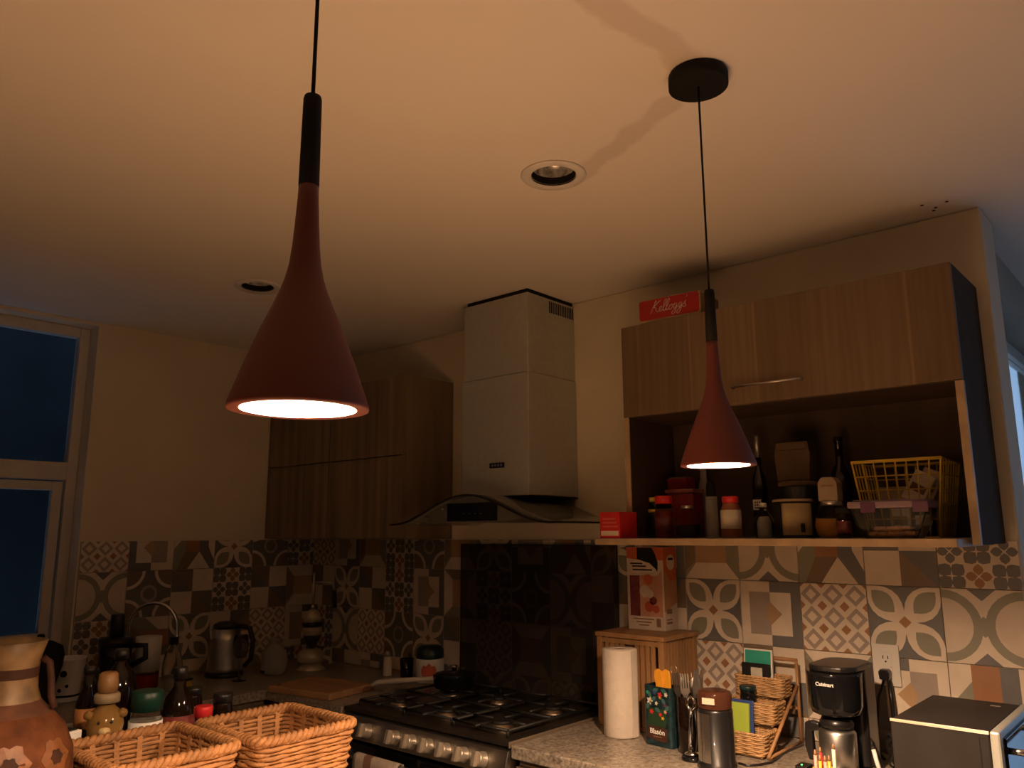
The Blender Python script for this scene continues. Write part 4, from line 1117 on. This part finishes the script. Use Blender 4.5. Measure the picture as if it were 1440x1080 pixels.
# coffee maker
t = thing('coffee_maker', 'black drip coffee maker with steel carafe', 'coffee maker', (-.290, -2.805, CZ))
k = B(); k.prism(rr(.105, .060, .022), 'z', 0, .022); k.build('base', M['black'], t, .003)
k = B(); k.prism([(x+.060, y) for x, y in rr(.048, .059, .016)], 'z', .0222, .272); k.build('water_tank', M['black'], t, .003)
k = B(); k.lathe([(.050, .155), (.060, .160), (.066, .178), (.069, .255), (.070, .262)], (-.035, 0, 0), 36); bh = k.build('brew_head', M['blackgloss'], t)
k = B(); k.prism([(x+.012, y) for x, y in rr(.096, .062, .05, 8)], 'z', .2625, .277); k.build('top_lid', M['black'], t, .004)
text('lettering', 'Cuisinart', .0125, M['white'], bh, (-.1052, .0, .236), (0, -1, 0), (0, 0, 1), 0, .0005, .0003)
k = B(); k.lathe([(.043, .0230), (.046, .028), (.046, .112), (.040, .122)], (-.040, 0, 0), 34); ca = k.build('carafe', M['steel'], t)
k = B(); k.lathe([(.041, .1225), (.042, .136), (.036, .148), (.012, .151)], (-.040, 0, 0), 30); k.build('carafe_lid', M['black'], ca)
k = B(); k.prism([(.040, .130), (.060, .134), (.078, .128), (.081, .070), (.072, .036), (.058, .036), (.060, .108), (.040, .112)], 'x', -.060, -.038); k.build('carafe_handle', M['black'], ca, .004)
# toaster oven
t = thing('toaster_oven', 'black toaster oven with silver front frame at the wall end', 'toaster oven', (-.320, -3.095, CZ))
bx('body', (-.180, -.095, .012), (.180, .105, .198), mat('oven_enamel_black', (.022, .018, .016), .55, var=.1, spec=.3), t, .004)
bx('front_frame', (-.183, -.116, .010), (.183, -.0955, .201), M['satin'], t, .005)
bx('door_glass', (-.160, -.122, .030), (.160, -.1165, .185), M['blackgloss'], t, .002)
tub('door_handle', [(-.13, -.1225, .155), (-.13, -.149, .155), (.13, -.149, .155), (.13, -.1225, .155)], .007, M['steel'], t, 8)
bx('edge_strip', (-.1825, -.0953, .193), (-.1795, .105, .2005), M['chrome'], t, .0008)
bx('side_seam', (-.1808, -.076, .03), (-.1802, -.074, .185), M['blackmatte'], t)
bx('top_badge', (.120, -.062, .1982), (.128, -.040, .1988), M['steel'], t)
for sx in (-.15, .15):
    for sy in (-.07, .08): lath('foot', [(.012, 0), (.012, .0118)], M['blackmatte'], t, (sx, sy, 0), 12)
# outlet and plug
t = thing('wall_outlet', 'cream wall outlet with an empty socket above a plugged one', 'outlet', (-.0105, -2.843, 1.143))
bx('plate', (-.006, -.037, -.057), (0, .037, .057), M['plate'], t, .002)
bx('insert', (-.0075, -.017, -.035), (-.0061, .017, .035), M['plate'], t, .001)
for dy in (-.0065, .0065): bx('slot', (-.0080, dy-.0012, .017), (-.0076, dy+.0012, .026), M['blackmatte'], t)
k = B(); k.lathe([(.0026, 0), (.0026, .0005)], (0, 0, 0), 10); o = k.build('ground_hole', M['blackmatte'], t); o.location = (-.0080, 0, .010); o.rotation_euler = (0, PI/2, 0)
bx('led', (-.0079, -.0145, -.006), (-.0076, -.0125, -.004), M['redcap'], t)
t = thing('power_plug', 'black plug and cord in the lower outlet socket', 'plug', (-.0190, -2.843, 1.120))
k = B(); k.prism([(-.013, -.014), (.013, -.014), (.015, .006), (.010, .014), (-.010, .014), (-.015, .006)], 'x', -.028, 0); k.build('plug_body', M['black'], t, .003)
tub('cord', [(-.022, 0, -.010), (-.028, .006, -.030), (-.030, .018, -.060), (-.030, .026, -.12), (-.034, .030, -.17), (-.05, .02, -.205), (-.08, .0, -.214)], .004, M['black'], t, 8)
t = thing('extension_lead', 'thick black lead dropping straight down from the outlet', 'lead', (-.0290, -2.852, .90))
tub('cord', [(-.004, 0, .203), (-.006, -.004, .14), (-.008, -.006, .09), (-.012, -.004, .05), (-.03, -.01, .012), (-.07, -.025, .006)], .0065, M['black'], t, 8)
# bundle of cables
t = thing('cable_bundle', 'bundle of black cables with a pale tie beside the coffee maker', 'cables', (-.235, -2.935, CZ))
for i in range(5):
    ph = i*1.25; rad = .030+.005*(i % 3)
    pts = [((.018+.004*i)*math.cos(a+ph), rad*math.sin(a+ph), .058+.048*math.sin(a*1+ph*.5)*(1 if i % 2 else .8)) for a in [2*PI*q/22 for q in range(22)]]
    tub('cable_loop', pts, .0034, M['black'], t, 7, True)
k = B(); k.tube([(-.02, .006, .115), (-.03, .010, .09), (-.034, .004, .07)], .005, 8); k.build('cable_tie', M['cream'], t)
tub('tie_wrap', [(-.028, .010*math.cos(a), .078+.012*math.sin(a)) for a in [2*PI*q/12 for q in range(12)]], .003, M['cream'], t, 7, True)
bx('connector', (-.045, -.012, .020), (-.034, -.001, .062), M['white'], t, .002)
t = thing('usb_cable', 'white tipped cable leaning against the coffee maker base', 'cable', (-.300, -2.895, CZ))
k = B(); k.tube([(-.010, .010, .078), (-.016, .002, .050), (-.020, -.006, .028)], .0055, 8); k.build('connector', M['white'], t)
tub('cable', [(-.008, .013, .085), (.002, .018, .10), (.012, .016, .09), (.020, .006, .05), (.02, -.01, .012), (.0, -.02, .0035)], .0028, M['black'], t, 7)
t = thing('loose_cable', 'thin black cable curling across the granite in front of the wicker organizer', 'cable', (-.20, -2.61, CZ))
tub('cable', [(.122, .001, .0035), (.06, .006, .0035), (-.008, .008, .0035), (-.06, .000, .0035), (-.118, -.006, .0035), (-.16, .008, .0035), (-.19, .030, .0035), (-.185, .058, .0035)], .0033, M['black'], t, 7)
t = thing('charger', 'small black charger with a glowing green light on the worktop', 'charger', (-.335, -2.712, CZ))
bx('body', (-.022, -.016, 0), (.022, .016, .018), M['black'], t, .003)
k = B(); k.lathe([(.0022, 0), (.0022, .0015)], (-.008, .002, .0181), 10); k.build('led', mat('green_led', (.1, .9, .2), .4, var=0, emit=(.15, 1, .25), estr=3.0), t)
# pencil cup with orange pens
t = thing('pencil_cup', 'small orange cup of pencils on the worktop edge', 'pencil cup', (-.530, -2.845, CZ))
k = B(); k.lathe([(.026, 0), (.028, .002), (.030, .070), (.028, .070), (.026, .004)], (0, 0, 0), 22); k.build('cup', M['orange'], t)
for i, (dx, dy, h, m) in enumerate(((-.012, .018, .108, 'pink'), (-.016, .006, .098, 'orange'), (-.006, -.002, .096, 'pink'), (-.012, -.014, .100, 'orange'), (.004, -.020, .124, 'cream'), (.010, .014, .110, 'redcap'))):
    p_ = thing('pencil', ['pink pencil at the cup rim', 'short orange pencil in the cup', 'second pink pencil in the middle of the cup', 'orange marker in the cup', 'tall cream pencil in the cup', 'red pencil behind the others in the cup'][i], 'pencil', (-.530+dx, -2.845+dy, CZ+.005), 0, 'pencils in the orange cup')
    lath('shaft', [(.0042, 0), (.0042, h-.012)], M[m], p_, n=8); lath('tip', [(.0042, h-.0118), (.0012, h)], M['bamboo'], p_, n=8)

# ------------------------------------------------------------------ things by the stove and in the corner
t = thing('ceramic_jar', 'white canister with teal lid and red print beside the stove', 'canister', (-.085, -1.000, CZ))
lath('body', [(.052, 0), (.060, .004), (.060, .090), (.058, .098)], M['white'], t, n=32)
lath('lid', [(.059, .0985), (.060, .104), (.058, .135), (.044, .148), (.015, .152)], M['tealdark'], t, n=32)
k = B()
for i in range(20):
    a, c = math.radians(190+i*3.2), math.radians(190+(i+1)*3.2)
    z0_, z1_ = .050-.032*math.sqrt(max(0, 1-((i-9.5)/10)**2)), .052+.026*math.sqrt(max(0, 1-((i-9.5)/10)**2))*(1+.2*math.sin(i*.8))
    k.face([(.0604*math.cos(a), .0604*math.sin(a), z0_), (.0604*math.cos(c), .0604*math.sin(c), z0_), (.0604*math.cos(c), .0604*math.sin(c), z1_), (.0604*math.cos(a), .0604*math.sin(a), z1_)], 0)
o = k.build('red_print', mat('canister_red', (.50, .10, .05), .5), t); o.modifiers.new('thick', 'SOLIDIFY').thickness = .0004
t = thing('salt_shaker', 'pale salt shaker with a dark top by the corner tiles', 'shaker', (-.105, -.745, CZ))
lath('body', [(.018, 0), (.020, .004), (.018, .060), (.014, .082)], M['cream'], t, n=22); lath('top', [(.015, .0825), (.015, .096), (.009, .106)], M['steel'], t, n=22)
t = thing('tumbler', 'dark brown tumbler between the salt shaker and the canister', 'tumbler', (-.080, -.845, CZ))
k = B(); k.lathe([(.024, 0), (.027, .003), (.031, .080), (.029, .080), (.025, .006)], (0, 0, 0), 24); k.build('cup', M['brownglass'], t)
tub('straw', [(0, 0, .007), (.012, -.006, .10)], .0025, M['blackmatte'], t, 6)
PZ = .9332
t = thing('saucepan', 'black saucepan with a long pale handle on the back burner', 'saucepan', (-.235, -1.300, PZ))
k = B(); k.lathe([(.070, 0), (.078, .006), (.082, .045), (.083, .047), (.080, .046), (.075, .008)], (0, 0, 0), 36); k.build('pan', M['blackgloss'], t)
k = B(); k.tube([(-.066, .052, .036), (-.10, .085, .034), (-.16, .155, .028), (-.205, .215, .022), (-.222, .236, .010)], [.008, .009, .011, .010, .007], 10); k.build('handle', mat('grey_handle', (.42, .36, .28), .4), t)
lath('lid', [(.081, .0472), (.070, .056), (.03, .063), (.010, .064)], M['blackgloss'], t, n=36); lath('lid_knob', [(.008, .0642), (.013, .078), (.010, .084)], M['chrome'], t, n=18)
t = thing('cutting_board', 'thick wooden cutting board on the corner worktop', 'cutting board', (-.505, -.815, CZ), .16)
bx('board', (-.125, -.170, 0), (.125, .170, .026), M['board'], t, .005)
lath('hang_hole', [(.009, 0), (.009, .0006)], M['blackmatte'], t, (-.095, .140, .0261), 14)
# lever juicer
t = thing('lever_juicer', 'chrome and black lever citrus press in the corner', 'juicer', (-.235, -.350, CZ))
ivory = mat('juicer_ivory', (.50, .43, .30), .35, .3, var=.04)
lath('foot', [(.064, 0), (.066, .006), (.050, .020), (.046, .034)], ivory, t, n=32)
lath('drip_collar', [(.046, .0345), (.066, .042), (.062, .075), (.040, .092), (.026, .096)], ivory, t, n=32)
lath('black_cone', [(.016, .0965), (.038, .140), (.042, .156)], M['black'], t, n=32)
lath('middle_band', [(.043, .1565), (.045, .180), (.043, .196)], ivory, t, n=32)
lath('black_ring', [(.048, .1965), (.048, .214)], M['black'], t, n=32)
lath('dome', [(.042, .2145), (.040, .238), (.028, .262), (.012, .272)], ivory, t, n=32)
lath('finial', [(.008, .2725), (.012, .284), (.007, .294)], M['chrome'], t, n=16)
tub('rod', [(0, 0, .294), (0, 0, .440)], .006, M['steel'], t, 10)
tub('lever', [(0, 0, .395), (.045, -.045, .396), (.062, -.062, .390), (.068, -.068, .360)], .0065, M['steel'], t, 10)
tub('lever_grip', [(.068, -.068, .358), (.071, -.071, .28)], .011, M['black'], t, 12)
tub('spout', [(.03, -.055, .060), (.045, -.085, .050), (.047, -.088, .032)], .010, ivory, t, 10)
t = thing('plastic_bag', 'crumpled translucent bag of bread beside the kettle', 'bag', (-.400, -.300, CZ))
k = B(); k.lathe([(.055, 0), (.070, .020), (.066, .060), (.058, .095), (.030, .125), (.016, .135), (.030, .150)], (0, 0, 0), 18, sx=.8)
for v in k.bm.verts: v.co += Vector((random.uniform(-.006, .006), random.uniform(-.006, .006), random.uniform(-.004, .004) if v.co.z > .01 else 0))
k.build('bag', M['frost'], t)
bx('blue_clip', (-.062, -.020, .010), (-.056, .012, .020), M['blue'], t, .002)
# electric kettle
t = thing('electric_kettle', 'steel electric kettle on a black base', 'kettle', (-.575, -.180, CZ))
lath('base', [(.082, 0), (.083, .010), (.078, .022)], M['black'], t, n=32)
lath('body', [(.078, .0225), (.077, .040), (.066, .150), (.060, .205)], M['steel'], t, n=36)
lath('lid', [(.0605, .2055), (.058, .222), (.040, .232), (.012, .236)], M['black'], t, n=30)
tub('handle', [(.040, -.044, .215), (.070, -.076, .205), (.082, -.090, .150), (.078, -.086, .070), (.060, -.064, .040)], .011, M['black'], t, 10)
k = B(); k.prism([(-.022, .165), (.022, .165), (.012, .205), (-.012, .205)], 'x', -.085, -.058); k.build('spout', M['steel'], t, .003)
t = thing('wine_glass', 'clear stemmed wine glass in front of the kettle', 'wine glass', (-.600, -.350, CZ))
k = B(); k.lathe([(.030, 0), (.030, .002), (.004, .006), (.0035, .085), (.014, .094), (.030, .115), (.033, .145), (.027, .190), (.026, .190), (.0315, .145), (.028, .117), (.012, .097)], (0, 0, 0), 30); k.build('glass', M['glass'], t)
# faucet
t = thing('faucet', 'chrome gooseneck kitchen faucet by the window wall', 'faucet', (-.968, -.075, CZ))
lath('base', [(.026, 0), (.026, .008), (.016, .014), (.015, .060)], M['chrome'], t, n=24)
dv = Vector((.62, -.78, 0))
gn = [Vector((0, 0, .06)), Vector((0, 0, .16)), Vector((0, 0, .235))]
gn += [dv*(.105-.105*math.cos(a))+Vector((0, 0, .235+.100*math.sin(a))) for a in [PI*i/12 for i in range(1, 13)]]
gn += [dv*.212+Vector((0, 0, .20)), dv*.215+Vector((0, 0, .165))]
tub('gooseneck', gn, .0085, M['chrome'], t, 12)
tub('spray_head', [dv*.215+Vector((0, 0, .166)), dv*.217+Vector((0, 0, .12))], [.012, .014], mat('spray_head_grey', (.35, .34, .26), .35, .5), t, 12)
tub('lever', [(.012, .0, .045), (.045, .012, .058), (.075, .02, .075)], .005, M['chrome'], t, 8)
t = thing('blender', 'black blender with narrow top and side handle near the window', 'blender', (-1.065, -.190, CZ))
lath('motor_base', [(.070, 0), (.072, .020), (.060, .060), (.056, .075)], M['black'], t, n=28)
lath('jar', [(.050, .0755), (.058, .110), (.064, .185)], M['blackgloss'], t, n=28)
lath('lid', [(.066, .1855), (.066, .205), (.050, .214)], M['black'], t, n=28)
lath('lid_cap', [(.028, .2145), (.026, .300), (.022, .304)], M['black'], t, n=24)
tub('handle', [(.050, -.040, .180), (.090, -.070, .178), (.092, -.072, .130), (.050, -.038, .10)], .012, M['black'], t, 10)
t = thing('glass_jar', 'glass jar wrapped in a white sleeve above red contents', 'jar', (-.935, -.200, CZ))
lath('body', [(.042, 0), (.046, .004), (.050, .190)], M['glass'], t, n=28); lath('red_contents', [(.040, .004), (.042, .008), (.043, .055)], mat('red_sauce', (.45, .03, .02), .4), t, n=24)
lath('sleeve', [(.0475, .070), (.0512, .205), (.0495, .205)], M['white'], t, n=30)
t = thing('clear_bottle', 'clear glass bottle with dark cap beside the sleeved jar', 'bottle', (-.894, -.335, CZ))
lath('body', [(.036, 0), (.039, .005), (.039, .105), (.030, .145), (.014, .170), (.013, .180)], M['glass'], t, n=28)
lath('contents', [(.034, .004), (.036, .008), (.036, .060)], M['frost'], t, n=24); lath('cap', [(.016, .1805), (.016, .205), (.014, .207)], M['blackmatte'], t, n=20)
t = thing('sponge', 'small yellow sponge by the sink', 'sponge', (-.835, -.320, CZ), .5)
bx('body', (-.022, -.030, 0), (.022, .030, .030), M['yellow'], t, .006); bx('scourer', (-.022, -.030, .0302), (.022, .030, .038), M['green'], t, .002)
t = thing('flower_pot', 'white tapered pot with dark dots under the window', 'pot', (-1.250, -.215, CZ))
k = B(); k.lathe([(.046, 0), (.048, .004), (.062, .150), (.064, .158), (.060, .158), (.056, .150), (.044, .010)], (0, 0, 0), 32); k.build('pot', M['white'], t)
k = B(); k.lathe([(.0497, .018), (.0507, .026)], (0, 0, 0), 32, cap0=False, cap1=False); k.build('dark_band', M['blackmatte'], t)
for an, z, r in ((238, .105, .012), (226, .045, .007), (252, .060, .006)):
    a = math.radians(an); rad = .048+(.062-.048)*z/.150+.0006
    k = B(); k.lathe([(r, 0), (r, .001)], (0, 0, 0), 14); o = k.build('dot', M['blackmatte'], t)
    o.location = (rad*math.cos(a), rad*math.sin(a), z); o.rotation_euler = (0, PI/2, a)
t = thing('cooking_pot', 'round black pot standing beside the white dotted pot', 'pot', (-1.395, -.330, CZ))
lath('body', [(.045, 0), (.050, .010), (.062, .090), (.078, .150), (.082, .190), (.074, .222), (.040, .240), (.010, .244)], M['blackmatte'], t, n=32)
lath('knob', [(.010, .2442), (.014, .258), (.009, .266)], M['blackmatte'], t, n=16)

# ------------------------------------------------------------------ island things
Z0 = IZ+.0005
def basket(label, loc):
    t = thing('wicker_basket', label, 'basket', loc, 0, 'wicker baskets on the island')
    wicker(t, .232, .258, .118, 13, 20, M['wicker'], 0, (0, 0), .0085, .90, 120)
    return t
basket('empty wicker basket nearer the stove front', (-1.492, -2.026, Z0))
basket('wicker basket beside the painted clay jug', (-1.757, -2.008, Z0))
t = thing('bear_jar', 'bear shaped honey bottle with cream cap behind a basket', 'bottle', (-1.748, -1.775, Z0), math.radians(67))
bearm = mat('bear_honey', (.30, .17, .05), .15, var=.15, trans=.25, ior=1.3)
k = B(); k.lathe([(.030, 0), (.038, .008), (.041, .040), (.036, .075), (.030, .088), (.034, .105), (.037, .125), (.032, .148), (.018, .160), (.015, .168)], (0, 0, 0), 30); k.build('body', bearm, t)
for sy in (-1, 1):
    k = B(); k.lathe([(.001, -.010), (.009, -.006), (.011, 0), (.009, .006), (.001, .010)], (-.012+.020*sy*0, sy*.032, .146), 14, cap0=False, cap1=False); k.build('ear', bearm, t)
    k = B(); k.lathe([(.001, -.012), (.009, -.007), (.011, 0), (.009, .007), (.001, .012)], (-.020, sy*.030, .072), 14, cap0=False, cap1=False); k.build('paw', bearm, t)
k = B(); k.lathe([(.001, -.010), (.010, -.006), (.013, 0), (.010, .006), (.001, .010)], (-.031, 0, .116), 16, cap0=False, cap1=False); k.build('muzzle', mat('bear_muzzle', (.55, .40, .20), .3), t)
for a in (-.012, .012): k = B(); k.lathe([(.0005, -.004), (.004, 0), (.0005, .004)], (-.0335, a, .133), 10, cap0=False, cap1=False); k.build('eye', M['black'], t)
lath('collar', [(.026, .1685), (.026, .184), (.022, .188)], mat('bear_collar', (.33, .25, .15), .5), t, n=24); lath('cap', [(.019, .1885), (.021, .205), (.019, .226), (.014, .230)], mat('bear_cap', (.30, .165, .065), .4), t, n=24)
jar('glass_jar', 'white labelled jar with a dark green lid behind a basket', 'jar', (-1.656, -1.765, Z0), .035, .178, M['glass'], M['green'], .034, .042, fill=M['cream'], fill_h=.8, lab=M['white'], lab_z=(.2, .85))
t = thing('sauce_bottle', 'dark brown sauce bottle with maroon label', 'bottle', (-1.572, -1.745, Z0))
lath('body', [(.033, 0), (.036, .005), (.036, .120), (.030, .150), (.014, .172), (.013, .192)], M['brownglass'], t, n=28)
lath('label', [(.0363, .035), (.0363, .112)], M['maroon'], t, n=28); lath('cap', [(.016, .190), (.016, .214), (.014, .216)], M['black'], t, n=20)
jar('spice_jar', 'small jar with bright red cap beside the sauce bottle', 'jar', (-1.503, -1.735, Z0), .021, .118, M['darkliq'], M['redcap'], .0205, .026)
jar('spice_jar', 'dark jar with a black lid behind the wicker basket', 'jar', (-1.449, -1.725, Z0), .025, .138, M['brownglass'], M['black'], .0235, .02)
jar('spice_jar', 'dark jar with beige label behind the red capped jar', 'jar', (-1.492, -1.660, Z0), .022, .150, M['brownglass'], M['black'], .020, .016, lab=M['cream'], lab_z=(.5, .8))
t = thing('oil_bottle', 'dark glass oil bottle behind the bear bottle', 'bottle', (-1.668, -1.645, Z0))
lath('body', [(.036, 0), (.039, .006), (.039, .170), (.030, .205), (.014, .225), (.013, .235)], M['brownglass'], t, n=28); lath('cap', [(.016, .2355), (.016, .256), (.013, .258)], M['black'], t, n=20)
t = thing('sauce_bottle', 'slim dark bottle with orange brown label beside the oil bottle', 'bottle', (-1.742, -1.660, Z0))
lath('body', [(.022, 0), (.024, .004), (.024, .150), (.012, .185), (.011, .215)], M['brownglass'], t, n=24); lath('label', [(.0243, .10), (.0243, .142)], mat('orange_label', (.40, .17, .06), .5), t, n=24); lath('cap', [(.013, .2155), (.013, .228)], M['black'], t, n=18)
t = thing('square_jar', 'small white framed square jar beside the clay jug', 'jar', (-1.832, -1.775, Z0), .3)
bx('body', (-.022, -.022, 0), (.022, .022, .105), M['glass'], t, .003); bx('frame', (-.026, -.026, .1055), (.026, .026, .125), M['white'], t, .003); bx('inset', (-.019, -.019, .1252), (.019, .019, .1275), M['blackmatte'], t)
for sx in (-1, 1): bx('side_frame', (-.0262, sx*.024-.003, .060), (-.0226, sx*.024+.003, .105), M['white'], t)
t = thing('mug', 'blue grey mug behind the clay jug', 'mug', (-1.905, -1.705, Z0))
k = B(); k.lathe([(.034, 0), (.037, .004), (.040, .175), (.037, .175), (.034, .008)], (0, 0, 0), 26); k.build('cup', mat('mug_blue_grey', (.13, .14, .22), .4, var=.2, scale=30), t)
tub('handle', [(.030, -.026, .15), (.05, -.045, .14), (.05, -.045, .08), (.030, -.026, .06)], .005, mat('mug_blue_grey', (.13, .14, .22), .4), t, 8)
# clay jug
t = thing('clay_jug', 'painted clay jug with cream bands and a side handle', 'jug', (-2.005, -1.985, Z0))
def zone(name, prof, m): 
    k = B(); k.lathe(prof, (0, 0, 0), 44, cap0=(prof[0][1] == 0), cap1=False); return k.build(name, m, t)
zone('body', [(.070, 0), (.074, .004), (.100, .050), (.112, .100), (.108, .150), (.092, .190), (.070, .215)], M['clay'])
zone('shoulder_band', [(.0702, .215), (.058, .226), (.050, .236)], mat('clay_brown_band', (.085, .030, .012), .7, var=.2, scale=30))
zone('neck', [(.0500, .236), (.044, .255), (.043, .275)], M['claycream'])
zone('neck_band', [(.0432, .275), (.0435, .292)], M['claydark'])
k = B(); k.lathe([(.0433, .292), (.046, .312), (.053, .336), (.050, .337), (.043, .312), (.040, .290), (.040, .25)], (0, 0, 0), 44, cap0=False, cap1=False); k.build('mouth', M['claycream'], t)
tub('handle', [(.040, -.026, .306), (.050, -.032, .298), (.054, -.035, .270), (.056, -.037, .240), (.062, -.040, .220)], .006, M['claydark'], t, 10)
bw = mat('clay_flower_orange', (.15, .055, .015), .5, var=.2, scale=40)
for an, z, r in ((258, .150, .030), (300, .150, .028), (216, .148, .028), (172, .150, .028)):
    a = math.radians(an)
    def Rz(zz):
        P_ = [(.070, 0), (.074, .004), (.100, .050), (.112, .100), (.108, .150), (.092, .190), (.070, .215)]
        for (r0, z0_), (r1, z1_) in zip(P_, P_[1:]):
            if z0_ <= zz <= z1_: return r0+(r1-r0)*(zz-z0_)/(z1_-z0_)
        return .1
    for dr, m_, off in ((r, bw, .0010), (r*.42, M['claydark'], .0018)):
        k = B(); ring = []
        c_ = k.bm.verts.new(((Rz(z)+off)*math.cos(a), (Rz(z)+off)*math.sin(a), z))
        for i in range(20):
            q = 2*PI*i/20; rr2 = dr*(1+.14*math.cos(6*q)); zz = z+rr2*math.sin(q); aa = a+rr2*math.cos(q)/Rz(z)
            ring.append(k.bm.verts.new(((Rz(zz)+off)*math.cos(aa), (Rz(zz)+off)*math.sin(aa), zz)))
        for i in range(20): k.bm.faces.new((c_, ring[i], ring[(i+1) % 20]))
        o = k.build('flower' if off < .0015 else 'flower_centre', m_, t); o.modifiers.new('thick', 'SOLIDIFY').thickness = .0006

bpy.context.view_layer.update()
